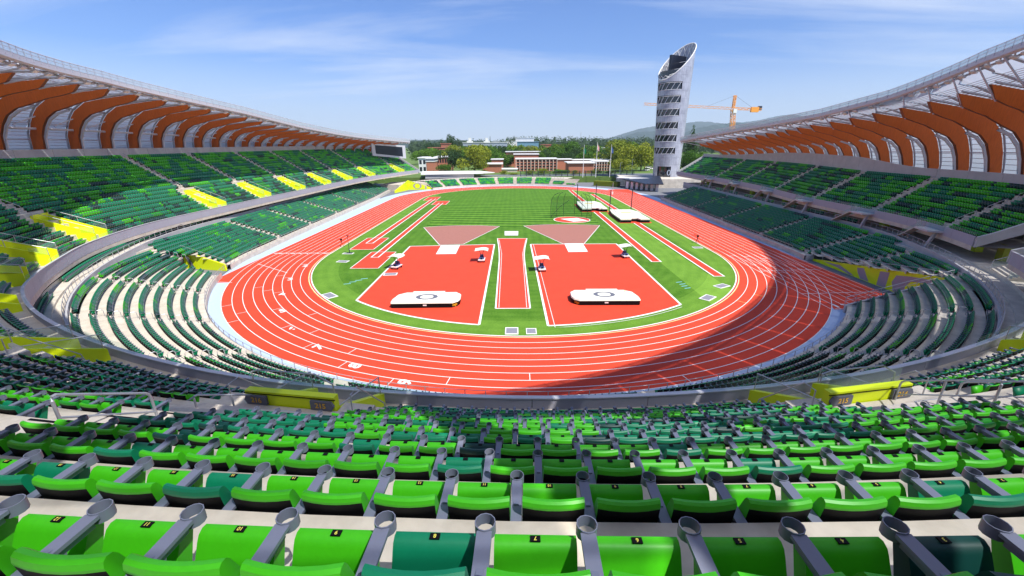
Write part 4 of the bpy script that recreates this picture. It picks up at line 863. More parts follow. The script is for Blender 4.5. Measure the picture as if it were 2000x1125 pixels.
# hoops beside the lower aisles
def hoops():
    for side, al, u_lim in (('left', A_LOL, 0), ('right', A_LO+A_LOR, 0)):
        for i_, a in enumerate(al):
            if abs(a) < 28 or all(skip_lo(a, k, True) for k in range(8)): continue
            t = thing('aisle_hoops', 'row of small steel grab hoops down the %s aisle of the %s lower stand' % (ordn(i_), side), 'handrails', group='hoops along the lower aisles')
            for k in range(8 if abs(a) < 78 else 10):
                if skip_lo(a, k, True): continue
                c = LC.at(a, lo_off(a, k)-.45); yw = LC.yaw(a); z = lo_z(a, k); fx, fy = -math.sin(yw)*.42, math.cos(yw)*.42
                MB().tube([(c[0], c[1], z), (c[0], c[1], z+.62), (c[0]+fx*.3, c[1]+fy*.3, z+.72), (c[0]+fx, c[1]+fy, z+.72), (c[0]+fx*1.3, c[1]+fy*1.3, z+.6), (c[0]+fx*1.3, c[1]+fy*1.3, z)], .03, 5).build('hoop', MT['steel'], t)
hoops()
# guard rail along the front of the lower stands, on the concourse edge, on the far stand
def fence(label, crv, us, off, z, h, name='guard_rail', bars=1, postm='steel', n_post=2., grp=None):
    T = thing(name, label, 'railing', group=grp); 
    top = [(*crv.at(u, off(u)), z(u)+h) for u in us]; MB().tube(top, .028, 5).build('top_rail', MT[postm], T)
    for b in range(bars): MB().tube([(*crv.at(u, off(u)), z(u)+h*(b+.6)/(bars+.6)) for u in us], .016, 4).build('mid_rail', MT[postm], T)
    mb = MB(); P = np.array([crv.at(u, off(u)) for u in us]); a = np.concatenate([[0], np.cumsum(np.linalg.norm(np.diff(P, axis=0), axis=1))]); n = int(a[-1]/n_post); me = MB().box((0, 0, h/2), (.05, .05, h)).mesh('post', [MT[postm]])
    for i in range(min(n+1, 290)):
        u = float(np.interp(a[-1]*i/n, a, us)); x, y = crv.at(u, off(u)); link('post', me, T, loc=(x, y, z(u)), rz=crv.yaw(u))
z85 = lambda u: .80
fence('low steel fence in front of the left lower stand, by the track', LC, frange(-90-105, -90+8, 1), lambda u: .06, z85, .75, n_post=1.6)
fence('low steel fence in front of the near lower stand, round the bend', LC, frange(-80, 47, 1), lambda u: .06, z85, .62, n_post=1.6)
fence('low steel fence in front of the right lower stand, by the home straight', LC, frange(90-2, 90+78, 1), lambda u: .06, z85, .75, n_post=1.25)
fence('steel guard rail on the concourse edge above the left lower stand', LC, frange(-90-110, -20, 1), lambda u: conc_off(u)+.05, lambda u: conc_z(u)+.3, .8, n_post=1.7)
fence('steel guard rail on the concourse edge above the right lower stand', LC, frange(20, 90+80, 1), lambda u: conc_off(u)+.05, lambda u: conc_z(u)+.3, .8, n_post=1.5)
fence('dark steel fence along the top of the far stand', FC, frange(-24, 62, 2), lambda u: 6.9, lambda u: 3.0, 1.1, n_post=1.5, postm='navy', bars=3)
fence('low fence in front of the far stand', FC, frange(-24, 42, 2), lambda u: .1, lambda u: .7, .3, n_post=4, postm='steel')
# glass guard along upper deck fronts
def glassline(T, ua, ub, s):
    u = ua; i = 0
    while u < ub-.1:
        v = min(ub, u+s); a, b = UC.at(u+.05, .08), UC.at(v-.05, .08); za, zb_ = up_top(u)+.05, up_top(v)+.05
        MB().add([(a[0], a[1], za), (b[0], b[1], zb_), (b[0], b[1], zb_+.42), (a[0], a[1], za+.42)], [(0, 1, 2, 3)]).build('glass_pane', MT['glass'], T); u = v
for a in PORT:
    d = 3.4/UC_du(a)
    glassline(US, a-d, a+d, d/1.5)
glassline(USR, 66, 90+95, 3.)
# concourse seats on the edge and the balconies of the right deck
for i_, a in enumerate(A_RT):
    t = thing('balcony', 'glazed balcony with stair at the front of the right upper stand, below aisle %s' % ordn(i_), 'balcony', group='balconies of the right upper stand')
    c = UC.at(a, -.9); z = up_top(a)-.55; yw = UC.yaw(a); fx = (math.cos(yw), math.sin(yw)); fy = (-math.sin(yw), math.cos(yw))
    def L(x, y, z_): return (c[0]+fx[0]*x+fy[0]*y, c[1]+fx[1]*x+fy[1]*y, z_)
    MB().prism([L(-1.9, -.9, 0)[:2], L(2.2, -.9, 0)[:2], L(1.6, .8, 0)[:2], L(-1.4, .8, 0)[:2]], z-.25, z).build('slab', MT['steelp'], t)
    for A_, B_ in ((L(-1.9, -.9, z), L(-1.4, .8, z)), (L(-1.4, .8, z), L(1.6, .8, z)), (L(1.6, .8, z), L(2.2, -.9, z))): MB().add([A_, B_, (B_[0], B_[1], z+1.15), (A_[0], A_[1], z+1.15)], [(0, 1, 2, 3)]).build('glass_pane', MT['glass'], t)
    MB().beam(L(-1.2, -.4, z-.2), L(-.9, .2, 5.0), .35, .35).build('prop', MT['conc2'], t)
    P0, P1 = L(1.6, .1, z), L(6.8, -.3, 5.0); MB().beam(P0, P1, 1.0, .16).build('stair_flight', MT['conc'], t); MB().add([(P0[0], P0[1], P0[2]), (P1[0], P1[1], P1[2]), (P1[0], P1[1], P1[2]+1), (P0[0], P0[1], P0[2]+1)], [(0, 1, 2, 3)]).build('glass_pane', MT['glass'], t)
# ------------------------------------------------------------------ murals
def oprint(cx, rx, rz_, w_, n=20): return [(cx+rx*math.cos(2*math.pi*i/n), rz_*math.sin(2*math.pi*i/n)) for i in range(n+1)]
t = thing('mural_wall', 'long sloping lime wall with large mauve letter shapes beside the shaded start chute', 'wall')
y0, y1 = 70.8, 47.9; xw = 50.62
def zt_(y): return .25+3.75*(70.8-y)/22.9
MB().add([(xw, y0, -.02), (xw, y1, -.02), (xw, y1, zt_(y1)), (xw, y0, zt_(y0)), (xw+.25, y0, -.02), (xw+.25, y1, -.02), (xw+.25, y1, zt_(y1)), (xw+.25, y0, zt_(y0))], [(0, 1, 2, 3), (7, 6, 5, 4), (3, 2, 6, 7), (1, 0, 4, 5), (1, 5, 6, 2)]).build('wall_face', MT['yellow'], t)
def mural_poly(P, name='letter_shape'): MB().add([(xw-.012, y, z) for y, z in P], [tuple(range(len(P)))]).build(name, MT['mgrey'], t)
for P in ([(68.4, .55), (66.2, .72), (64.6, .9), (62.2, .35), (61.4, .08), (62.4, .02), (65.0, .4)], [(61.2, 1.45), (60.0, 1.75), (59.4, 1.0), (58.6, .05), (60.2, .05), (60.9, .8)], [(57.2, 2.1), (55.7, 2.35), (55.7, .05), (57.2, .05)], [(54.6, 2.3), (52.6, 2.75), (50.6, 3.05), (48.6, 3.3), (48.4, 3.0), (50.4, 2.5), (52.3, 2.15), (53.0, 1.2), (52.8, .05), (54.4, .05), (55.0, 1.2)]): mural_poly(P)
rail([(xw+.1, y0, zt_(y0)+.9), (xw+.1, y1, zt_(y1)+.75)], 'mural_rail', 'steel rail along the top of the sloping lime mural wall', 'railing', posts=[[(xw+.1, y, zt_(y)), (xw+.1, y, zt_(y)+.9-.15*(70.8-y)/22.9)] for y in np.linspace(70.8, 47.9, 12)], r=.03)
MB().box((50.1, 70.95, .45), (1.3, .3, .95)).build('wall_end', MT['conc2'], t)
# retaining wall and rail at the end of the start chute
t = thing('chute_wall', 'pale retaining wall with steel top rail closing the end of the start chute', 'wall')
MB().prism([(38.5, 47.3), (50.6, 47.2), (50.6, 46.9), (38.4, 46.9)], 0, .9).build('wall_face', MT['conc2'], t)
a, b = Vector((38.6, 47.4, .9)), Vector((50.6, 47.6, 4.2)); MB().add([a-Vector((0, 0, .9)), b-Vector((0, 0, 4.2)), b, a, a+Vector((0, -.25, -.9)), b+Vector((0, -.25, -4.2)), b+Vector((0, -.25, 0)), a+Vector((0, -.25, 0))], [(0, 1, 2, 3), (7, 6, 5, 4), (3, 2, 6, 7), (0, 3, 7, 4), (1, 5, 6, 2)]).build('stepped_side', MT['conc2'], t)
MB().tube([a+Vector((0, 0, .95)), b+Vector((0, 0, .95))], .035, 6).tube([a, a+Vector((0, 0, .95))], .03, 5).tube([b, b+Vector((0, 0, .95))], .03, 5).build('top_rail', MT['steel'], t); MB().tube([a+Vector((0, 0, .45)), b+Vector((0, 0, .45))], .025, 6).build('mid_rail', MT['steel'], t)
for q in np.linspace(.1, .9, 8): MB().tube([a.lerp(b, q), a.lerp(b, q)+Vector((0, 0, .95))], .025, 5).build('post', MT['steel'], t)
# lime wall of the left tunnel entrance in the lower stand
t = thing('tunnel_entrance', 'lime yellow tunnel entrance with grey stripes cut into the left lower stand', 'entrance')
def quadwall(A, B, za, zb_, th, m, nm, par):
    A, B = Vector((*A, 0)), Vector((*B, 0)); d = (B-A).normalized(); n = Vector((-d.y, d.x, 0))*th
    V = [A, B, B+Vector((0, 0, zb_)), A+Vector((0, 0, za))]; V += [v+n for v in V]
    return MB().add(V, [(0, 1, 2, 3), (7, 6, 5, 4), (3, 2, 6, 7), (0, 3, 7, 4), (1, 5, 6, 2)]).build(nm, m, par)
quadwall((-48.6, 65.9), (-56.6, 67.6), 1.1, 3.1, .25, MT['yellow'], 'side_wall', t); quadwall((-56.6, 60.2), (-56.6, 67.6), 3.1, 3.1, .25, MT['ogrey'], 'end_wall', t)
quadwall((-49.0, 58.0), (-56.6, 60.2), .6, 2.6, .2, MT['conc2'], 'side_wall', t)
for (xa, xb) in ((-52.4, -53.1), (-54.3, -55.0)): MB().add([(xa, 66.57+.0, .1), (xb, 66.72, .1), (xb-.9, 66.95, 2.35), (xa-.9, 66.78, 2.1)], [(0, 1, 2, 3)]).build('stripe', MT['ogrey'], t)
MB().tube([(-48.7, 65.9, 1.9), (-56.6, 67.5, 3.9), (-56.6, 60.3, 3.9), (-50, 58.3, 1.8)], .03, 5).tube([(-48.7, 65.9, 1.1), (-48.7, 65.9, 1.9)], .03, 5).tube([(-56.6, 67.5, 3.0), (-56.6, 67.5, 3.9)], .03, 5).tube([(-56.6, 60.3, 3.0), (-56.6, 60.3, 3.9)], .03, 5).build('guard_rail', MT['steel'], t)
# far left corner mural with the ring
t = thing('mural_wall', 'pointed lime wall with a big grey ring at the far left corner of the track', 'wall')
Pa, Pm, Pb = (-56.0, 190.8), (-50.8, 200.2), (-31.0, 203.6)
quadwall((-51.6, 180.0), (-49.0, 193.5), .9, 4.15, .3, MT['yellow'], 'wall_face', t)
A = Vector((-49.0, 193.5, 0)); B = Vector((-38.0, 194.4, 0)); d = (B-A); dn = d.normalized(); off = Vector((dn.y, -dn.x, 0))*.03
quadwall(A[:2], B[:2], 4.15, .5, .3, MT['yellow'], 'wall_face', t)
def ringmesh(cx, cz, rx, rz_, k_): 
    V = []; n = 28
    for i in range(n): a_ = 2*math.pi*i/n; V.append(A+dn*(cx+rx*math.cos(a_))+off+Vector((0, 0, cz+rz_*math.sin(a_)))); V.append(A+dn*(cx+rx*k_*math.cos(a_))+off+Vector((0, 0, cz+rz_*.82*math.sin(a_))))
    return MB().add(V, [(2*i, 2*((i+1) % n), 2*((i+1) % n)+1, 2*i+1) for i in range(n)])
ringmesh(3.9, 1.65, 1.9, 1.3, .62).build('grey_ring', MT['mgrey'], t)
q = A+dn*7.2+off; MB().add([q+Vector((0, 0, .35)), q+dn*.8+Vector((0, 0, .35)), q+dn*.8+Vector((0, 0, 1.35)), q+Vector((0, 0, 1.6))], [(0, 1, 2, 3)]).build('grey_bar', MT['mgrey'], t)
MB().prism([(-49.4, 193.9), (-45, 194.6), (-41, 196), (-47, 204), (-58, 200), (-60, 188), (-51.4, 186)], 0, 2.9).build('corner_slab', MT['conc'], t)
# ------------------------------------------------------------------ mats, carts, cages, stands on the infield
def hj_mat(x, y, rz, label, word_left):
    t = thing('high_jump_mat', label, 'landing mat', (x, y, .03), rz, 'covered high jump mats')
    W, D, H = 8.6, 3.7, .78; c = 1.1
    poly = [(-W/2, -D/2), (W/2, -D/2), (W/2, D/2-c), (W/2-.5, D/2-.35), (W/2-c, D/2), (-W/2+c, D/2), (-W/2+.5, D/2-.35), (-W/2, D/2-c)]
    poly = [(-W/2+.15, -D/2), (W/2-.9, -D/2), (W/2-.25, -D/2+.55), (W/2, -D/2+1.3), (W/2-.05, D/2-.8), (W/2-.7, D/2), (-W/2+1.3, D/2), (-W/2+.35, D/2-.8), (-W/2, -D/2+1.2), (-W/2, -D/2+.2)]
    if word_left: poly = [(-p[0], p[1]) for p in poly][::-1]
    MB().prism(poly, .02, H-.16).build('base_block', MT['dark'], t)
    cov = MB(); P1 = [(p[0]*1.012, p[1]*1.02, H-.18) for p in poly]; P2 = [(p[0]*.995, p[1]*.985, H) for p in poly]; n = len(poly)
    cen = [(p[0]*.70, p[1]*.74, H+.09) for p in poly]
    cov.add(P1+P2+cen, [(i, (i+1) % n, n+(i+1) % n, n+i) for i in range(n)]+[(n+i, n+(i+1) % n, 2*n+(i+1) % n, 2*n+i) for i in range(n)]+[tuple(range(2*n, 3*n))]); cv = cov.build('cover', MT['cream'], t)
    MB().box((0, D/2-.25, H+.07), (4.2, .5, .16)).build('fold', MT['cream'], t)
    V = []; n = 32
    for i in range(n): a_ = 2*math.pi*i/n; V.append((1.42*math.cos(a_), 1.02*math.sin(a_)-.15, H+.098)); V.append((.84*math.copysign(abs(math.cos(a_))**.8, math.cos(a_)), .66*math.copysign(abs(math.sin(a_))**.8, math.sin(a_))-.15, H+.098))
    MB().add(V, [(2*i, 2*((i+1) % n), 2*((i+1) % n)+1, 2*i+1) for i in range(n)]).build('letter_o', MT['ogrey'], cv)
    MB().box((0, -D/2-.012, .36), (.46, .02, .16)).build('label_patch', MT['white'], t)
    for xx in (-2.4, .9, 2.9): MB().box((xx, D/2-.75, H+.062), (.5, .22, .006), rz=.5).build('green_mark', MT['s_bright'], t)
    me = text_mesh('OREGON' if 0 else 'Oregon', .55); me.materials.append(MT['gold']); o = link('side_lettering', me, t); sx = 1 if not word_left else -1
    o.location = (sx*(W/2-.56), -D/2+.26, .34); o.rotation_euler = (rad(90), 0, rad(42)*sx)
    o.scale = (.42, 1, 1)
hj_mat(-12.65, 50.8, .02, 'long cream topped high jump mat with dark O on the left red area', False)
hj_mat(10.35, 51.5, .0, 'long cream topped high jump mat with dark O on the right red area', True)
def cart(x, y, rz, label):
    t = thing('canopy_cart', label, 'cart', (x, y, .04), rz, 'carts with cream canopies')
    MB().box((0, 0, .42), (1.15, 1.9, .10)).box((0, 0, .30), (1.0, 1.7, .14)).build('deck', MT['roofw'], t)
    MB().box((0, .1, .62), (.75, 1.2, .32)).box((0, .45, .95), (.6, .35, .35)).build('equipment', MT['blue'], t)
    MB().box((0, -.35, .60), (.3, .5, .26)).build('equipment', MT['dark'], t)
    for sx in (-1, 1):
        for sy in (-1, 1):
            MB().tube([(sx*.50-.06*sx, sy*.62, .16), (sx*.50+.08*sx, sy*.62, .16)], .16, 10).build('wheel', MT['dark'], t)
    for xx in (-.22, .22): MB().tube([(xx*.6, 0, .45), (xx, .05, 1.55), (xx*2.2, .05, 2.0)], .045, 6).build('post', MT['navy'], t)
    cn = MB(); NX, NY = 6, 4; V = []
    for i in range(NX+1):
        for j in range(NY+1): u_, v_ = i/NX*2-1, j/NY*2-1; V.append((u_*1.15, v_*1.05, 2.16-.16*u_*u_+.10*v_*v_+.05*math.sin(3*u_)))
    F = [(i*(NY+1)+j, (i+1)*(NY+1)+j, (i+1)*(NY+1)+j+1, i*(NY+1)+j+1) for i in range(NX) for j in range(NY)]; n = len(V)
    cn.add(V+[(a, b, c-.06) for a, b, c in V], F+[tuple(i+n for i in f)[::-1] for f in F]); cv = cn.build('canopy', MT['cream'], t, smooth=True)
    V = []; n = 20
    for i in range(n): a_ = 2*math.pi*i/n; V.append((.40*math.cos(a_)+.25, .22*math.sin(a_), 2.165)); V.append((.33*math.cos(a_)+.25, .16*math.sin(a_), 2.165))
    MB().add(V, [(2*i, 2*((i+1) % n), 2*((i+1) % n)+1, 2*i+1) for i in range(n)]).build('ring_mark', MT['ogrey'], cv)
cart(-20.9, 66.8, -.25, 'canopy cart on the left border of the left red area'); cart(-7.05, 70.9, .0, 'canopy cart near the centre side of the left red area')
cart(3.1, 65.1, .05, 'canopy cart on the left border of the right red area'); cart(18.6, 73.2, .12, 'canopy cart at the far right corner of the right red area')
def pv_mat(x, y, label):
    t = thing('pole_vault_mat', label, 'landing mat', (x, y, .03), 0, 'covered pole vault mats')
    MB().box((0, 0, -.0), (8.2, 17, .04)).build('red_base', MT['pad'], t)
    poly = [(-3.9, -8), (-1.2, -8), (-.7, -6.4), (.7, -6.4), (1.2, -8), (3.6, -8), (3.6, -1.5), (3.9, 4), (2.8, 8.3), (-3.2, 8.3), (-3.9, 2)]
    MB().prism(poly, .04, .78).build('base_block', MT['dark'], t); MB().prism([(p[0]*1.01, p[1]*1.005) for p in poly], .70, .98).build('cover', MT['cream'], t)
    MB().prism([(-2.6, -3), (2.6, -3), (2.4, 7.2), (-2.4, 7.2)], .98, 1.12).build('cover_fold', MT['cream'], t); MB().prism([(-1.6, 1.2), (1.2, 1.0), (1.2, 2.4), (-1.4, 2.6)], 1.12, 1.15).build('gold_emblem', MT['yline'], t)
    for sx in (-1, 1): 
        px_ = sx*3.15; MB().tube([(px_, 8.8, 0), (px_, 8.8, 6.6)], .13, 6).build('upright', MT['navy'], t)
pv_mat(23.0, 134.5, 'cream covered pole vault mat with two dark uprights, the farther one'); pv_mat(30.0, 115.8, 'cream covered pole vault mat with two dark uprights, the nearer one')
# throwing circle with cage
t = thing('throwing_cage', 'dark netted throwing cage over a red circle with a white cover', 'throwing cage', (14.2, 112.8, .03))
MB().prism([(4.7*math.cos(i*math.pi/14), 4.5*math.sin(i*math.pi/14)) for i in range(28)], .0, .03).build('red_circle', MT['pad'], t); MB().prism([(4.95*math.cos(i*math.pi/14), 4.75*math.sin(i*math.pi/14)) for i in range(28)], -.01, .018).build('white_edge', MT['white'], t)
MB().prism([(-3.0, .9), (1.8, 2.3), (4.0, -2.0), (-.1, -3.4)], .035, .09).build('circle_cover', MT['white'], t)
PC = [(-5.4, 2.6), (-3.6, 4.6), (-1.6, 5.9), (1.4, 5.9), (3.2, 4.2), (4.2, 1.4), (4.8, -1.6)]
for i, (x, y) in enumerate(PC):
    cx_, cy_ = x*.62, y*.62; MB().tube([(x, y, 0), (x*1.03, y*1.03, 2.5), (x*1.0, y*1.0, 5.0), (x*.85, y*.85, 6.4)]+([(cx_, cy_, 7.0)] if i in (0, 1, 5, 6) else []), .055, 5).build('post', MT['navy'], t)
for a, b in zip(PC, PC[1:]): MB().add([(a[0], a[1], .1), (b[0], b[1], .1), (b[0], b[1], 5.6), (a[0], a[1], 5.6)], [(0, 1, 2, 3)]).build('net_panel', MT['net'], t)
for k_ in (-1, 1): MB().tube([(k_*5.4, 2.8, .4), (k_*3.4, 0, 3.4), (k_*1.0, -1.2, 5.4)], .05, 4).build('net_stay', MT['navy'], t)
# thin pole left, posts and camera stands
t = thing('timing_pole', 'tall thin dark pole with a small head beside the left straight', 'pole', (-32.6, 77.1, .03)); MB().tube([(0, 0, 0), (0, 0, 3.3)], .045, 6).box((0, 0, 3.35), (.5, .12, .14)).build('pole', MT['navy'], t); MB().box((0, 0, .06), (1.1, .5, .08)).tube([(0, 0, .1), (0, 0, .8)], .09, 6).build('foot', MT['navy'], t)
def camstand(x, y, rz, label):
    t = thing('camera_stand', label, 'camera', (x, y, .03), rz, 'cameras beside the track'); 
    for a_ in (0, 2.1, 4.2): MB().tube([(.45*math.cos(a_), .45*math.sin(a_), 0), (0, 0, 1.0)], .035, 5).build('leg', MT['dark'], t)
    MB().tube([(0, 0, .95), (0, 0, 1.35)], .07, 6).box((0, .05, 1.45), (.34, .5, .3)).build('camera_body', MT['dark'], t); MB().tube([(-.1, .1, 1.45), (-1.2, .5, 1.8)], .03, 5).build('boom', MT['dark'], t)
camstand(-36.2, 82.6, .3, 'dark camera stand on the inside edge of the left straight'); camstand(36.1, 84.3, -.2, 'dark camera stand on the inside edge of the home straight')
t = thing('finish_post', 'thin finish line camera mast on the far end of the home straight', 'mast', (38.0, 171, .03)); MB().tube([(0, 0, 0), (0, 0, 4.6)], .08, 5).build('pole', MT['steelp'], t); MB().box((0, 0, .5), (.5, .5, 1)).build('base', MT['white'], t)
# ------------------------------------------------------------------ tower
t = thing('observation_tower', 'tall leaning silver tower, open slanted top, bands of slanted windows', 'tower', (0, 0, 0))
TX, TY, Z0, Z1 = 73.2, 213., 3.2, 62.0
def tsec(z, a, k=0.):
    f = (z-Z0)/(Z1-Z0); cx_ = TX-.9*f; rx = 6.05+1.75*f-k; ry = 6.2+.6*f-k; return (cx_+rx*math.cos(a), TY+ry*math.sin(a), z)
def ztop(a): return 54.2+7.0*math.cos(a)+3.6*math.sin(a)
NA, NZ = 72, 74; zs = np.linspace(Z0, 62, NZ+1); BANDS = []
for k_ in range(6): zc = aty_z = at_y(1300, (168, 194.5, 219.5, 245, 270, 294.5)[k_], 207.).z; BANDS.append((zc-1.45, zc+1.45))
shell = MB(); V = {}
def idx(i, j):
    key = (i % NA, j)
    if key not in V:
        a_ = 2*math.pi*(i % NA)/NA; z = min(zs[j], ztop(a_)); V[key] = len(shell.v); shell.v.append(tsec(z, a_))
    return V[key]
a0b, a1b = -179., -82.
def in_band(i, z0_, z1_):
    deg = 360*(i+.5)/NA; deg = deg-360 if deg > 180 else deg
    if not (a0b < deg < a1b): return False
    zc = (z0_+z1_)/2
    return any(b0 <= zc <= b1 for b0, b1 in BANDS)
for j in range(NZ):
    for i in range(NA):
        a_ = 2*math.pi*(i+.5)/NA
        if zs[j] >= ztop(a_)-.05: continue
        if in_band(i, zs[j], zs[j+1]): continue
        deg = 360*(i+.5)/NA; deg = deg-360 if deg > 180 else deg
        if zs[j] < 8.6 and -150 < deg < -92: continue
        shell.f.append((idx(i, j), idx(i+1, j), idx(i+1, j+1), idx(i, j+1))); shell.m.append(0)
shell.build('metal_skin', MT['tcase'], t, smooth=False)
core = MB(); NB = 40
for z0_, z1_ in [(Z0, 50)]: core.strip([tsec(z0_, 2*math.pi*i/NB, .55) for i in range(NB+1)], [tsec(z1_, 2*math.pi*i/NB, .55) for i in range(NB+1)])
core.build('window_glazing', MT['glassd'], t)
for b0, b1 in BANDS:
    n = 5
    for i in range(n):
        a_ = rad(a0b+(a1b-a0b)*(i+.15)/n); a2 = rad(a0b+(a1b-a0b)*(i+.85)/n); MB().beam(tsec(b0, a_, .1), tsec(b1, a2, .1), .26, .2).build('slanted_mullion', MT['steelp'], t)
    for zz in (b0, b1): MB().tube([tsec(zz, rad(a0b+(a1b-a0b)*i/16), -.02) for i in range(17)], .10, 4).build('sill', MT['steelp'], t)
rim = [tsec(ztop(2*math.pi*i/60), 2*math.pi*i/60) for i in range(61)]; MB().tube(rim, .22, 6).build('top_rim', MT['white'], t)
for i in range(0, 60, 3):
    a_ = 2*math.pi*i/60; z = ztop(a_)
    p0 = tsec(z, a_, .15); p1 = tsec(max(z-6, 48), a_+.35, .3); p2 = tsec(max(z-6, 48), a_-.35, .3); MB().tube([p0, p1], .12, 4).tube([p0, p2], .12, 4).build('lattice_bar', MT['white'], t)
for zz in (50.5, 53.5): MB().tube([tsec(zz, 2*math.pi*i/40, .3) for i in range(41) if ztop(2*math.pi*i/40) > zz], .10, 4).build('lattice_ring', MT['steelp'], t)
MB().prism([(68.4, 208.2), (77.0, 213.6), (76.4, 214.6), (67.8, 209.2)], 46.5, 56.2).build('dark_screen', MT['screen'], t)
MB().add([tsec(49.5, 2*math.pi*i/40, .3) for i in range(40)], [tuple(range(40))]).build('roof_deck', MT['conc2'], t)
q = MB(); q.box((69.6, 206.9, 5.9), (.1, 5, 5.4), rz=.2); 
me = MB(); V_ = []; n = 24
for i in range(n): a_ = 2*math.pi*i/n; V_.append((.9*math.cos(a_), 0, 1.3*math.sin(a_))); V_.append((.5*math.cos(a_), 0, 1.0*math.sin(a_)))
me.add(V_, [(2*i, 2*((i+1) % n), 2*((i+1) % n)+1, 2*i+1) for i in range(n)]); o = me.build('door_ring', MT['greyb'], t); o.location = (72.2, 206.35, 6.0)
# plaza, dark canopy building, steps
t = thing('ticket_pavilion', 'low pavilion with wide sloping dark roof and white columns by the far right corner', 'building')
MB().add([(53.5, 180, 3.3), (60.5, 178, 3.3), (67, 203, 4.9), (46, 205, 4.3), (53.5, 180, 3.0), (60.5, 178, 3.0), (67, 203, 4.6), (46, 205, 4.0)], [(0, 1, 2, 3), (7, 6, 5, 4), (0, 4, 5, 1), (1, 5, 6, 2), (2, 6, 7, 3), (3, 7, 4, 0)]).build('roof', MT['navy'], t)
for i in range(7):
    x = 49.5+i*1.55; y = 193.2-i*2.1; MB().box((x, y, 1.6), (1.35, .2, 3.0), rz=-.93).build('door_panel', MT['brickp' if 0 else 'roofw'], t); MB().box((x-.5, y+.85, 1.6), (.25, .25, 3.1)).build('column', MT['navy'], t)
tag(MB().prism([(60, 196), (100, 192), (104, 224), (52, 226), (50, 212)], -.02, 3.9).build('plaza_terrace', MT['conc']), 'pale plaza terrace at the foot of the silver tower', 'terrace')
tag(MB().prism([(46.0, 200), (51, 196), (60, 196), (52, 206.5), (50.2, 208)], 4.0, 4.35).build('plaza_kerb', MT['roofw']), 'white edge band of the plaza above the dark roof', 'kerb')
tag(MB().prism([(37, 207.8), (47, 201.5), (49, 204), (39, 211)], .0, 2.2).build('hedge', MT['leafy']), 'clipped green hedge left of the dark roofed pavilion', 'hedge')
# far bank behind the far stand
fa = MB(); us = frange(-26, 47, 2); fa.strip([(*FC.at(u, 6.4), 3.0) for u in us], [(*FC.at(u, 16), 3.05) for u in us]); fa.strip([(*FC.at(u, 6.4), .5) for u in us], [(*FC.at(u, 6.4), 3.0) for u in us]); structure('far_concourse', fa, MT['conc'])
t = thing('ramp_canopy', 'low white flat canopy behind the far stand at the left', 'canopy'); 
P4 = [at_z(822, 341, 4.9), at_z(870, 334, 4.9), at_z(920, 334, 4.9), at_z(960, 346, 4.9)]
MB().prism([(-48, 216), (-19.5, 221), (-11.5, 228), (-21, 243), (-52, 240)], 5.0, 5.25).build('slab', MT['roofw'], t)
MB().prism([(-46, 217), (-22, 221.5), (-22, 222.5), (-46, 218)], 3, 5.0).build('wall', MT['conc2'], t)
# campus ground
structure('campus_ground', MB().add([(-1800, 226, 2.9), (1800, 226, 2.9), (9400, 12500, 2.9), (-9400, 12500, 2.9)], [(0, 1, 2, 3)]).add([(-1800, 226, -.02), (1800, 226, -.02), (1800, 226, 2.9), (-1800, 226, 2.9)], [(0, 1, 2, 3)]), MT['lawn'])
structure('road', MB().add([(-20, 232, 2.91), (95, 232, 2.91), (110, 250, 2.91), (-20, 244, 2.91)], [(0, 1, 2, 3)]), MT['asph'])
tg = thing('site_fence', 'dark steel fence of tall posts with mesh beyond the far stand', 'fence')
x = 2.
while x < 62:
    MB().box((x, 227.5, 4.4), (.35, .25, 3.0)).build('post', MT['navy'], tg); x += 3.1
MB().box((32, 227.6, 5.75), (60, .1, .12)).box((32, 227.6, 4.6), (60, .1, .08)).build('rail', MT['navy'], tg); MB().add([(2, 227.7, 3), (62, 227.7, 3), (62, 227.7, 5.7), (2, 227.7, 5.7)], [(0, 1, 2, 3)]).build('mesh_panel', MT['net'], tg)
for i, (px, py0, py1, fc, lb) in enumerate(((1138, 350, 283, 's_teal', 'left flagpole with a green flag'), (1163, 350, 277, 'white', 'middle flagpole with a red and white flag'), (1190, 352, 282, 'blue', 'right flagpole with a blue flag'))):
    b = at_y(px, py0, 222.); tp = at_y(px, py1, 222.); t = thing('flagpole', lb+' beyond the far stand', 'flagpole', (b.x, 222, 2.9), 0, 'flagpoles beyond the far stand')
    H = tp.z-2.9; MB().tube([(0, 0, 0), (0, 0, H)], .16, 6, r2=.07).build('pole', MT['white'], t)
    f = MB(); n = 7; zt2 = H*.93
    for j in range(n+1):
        xx = .1+1.0*j/n; f.v += [(xx, .12*math.sin(j*1.5), zt2-1.6*(j/n)**1.3), (xx*.9+.05, .12*math.sin(j*1.5+.6), zt2-2.6-.9*(j/n))]; 
    f.f = [(2*j, 2*j+1, 2*j+3, 2*j+2) for j in range(n)]; f.m = [(j % 2 if i == 1 else 0) for j in range(n)]
    f.build('flag', [MT[fc], MT['pad']], t)
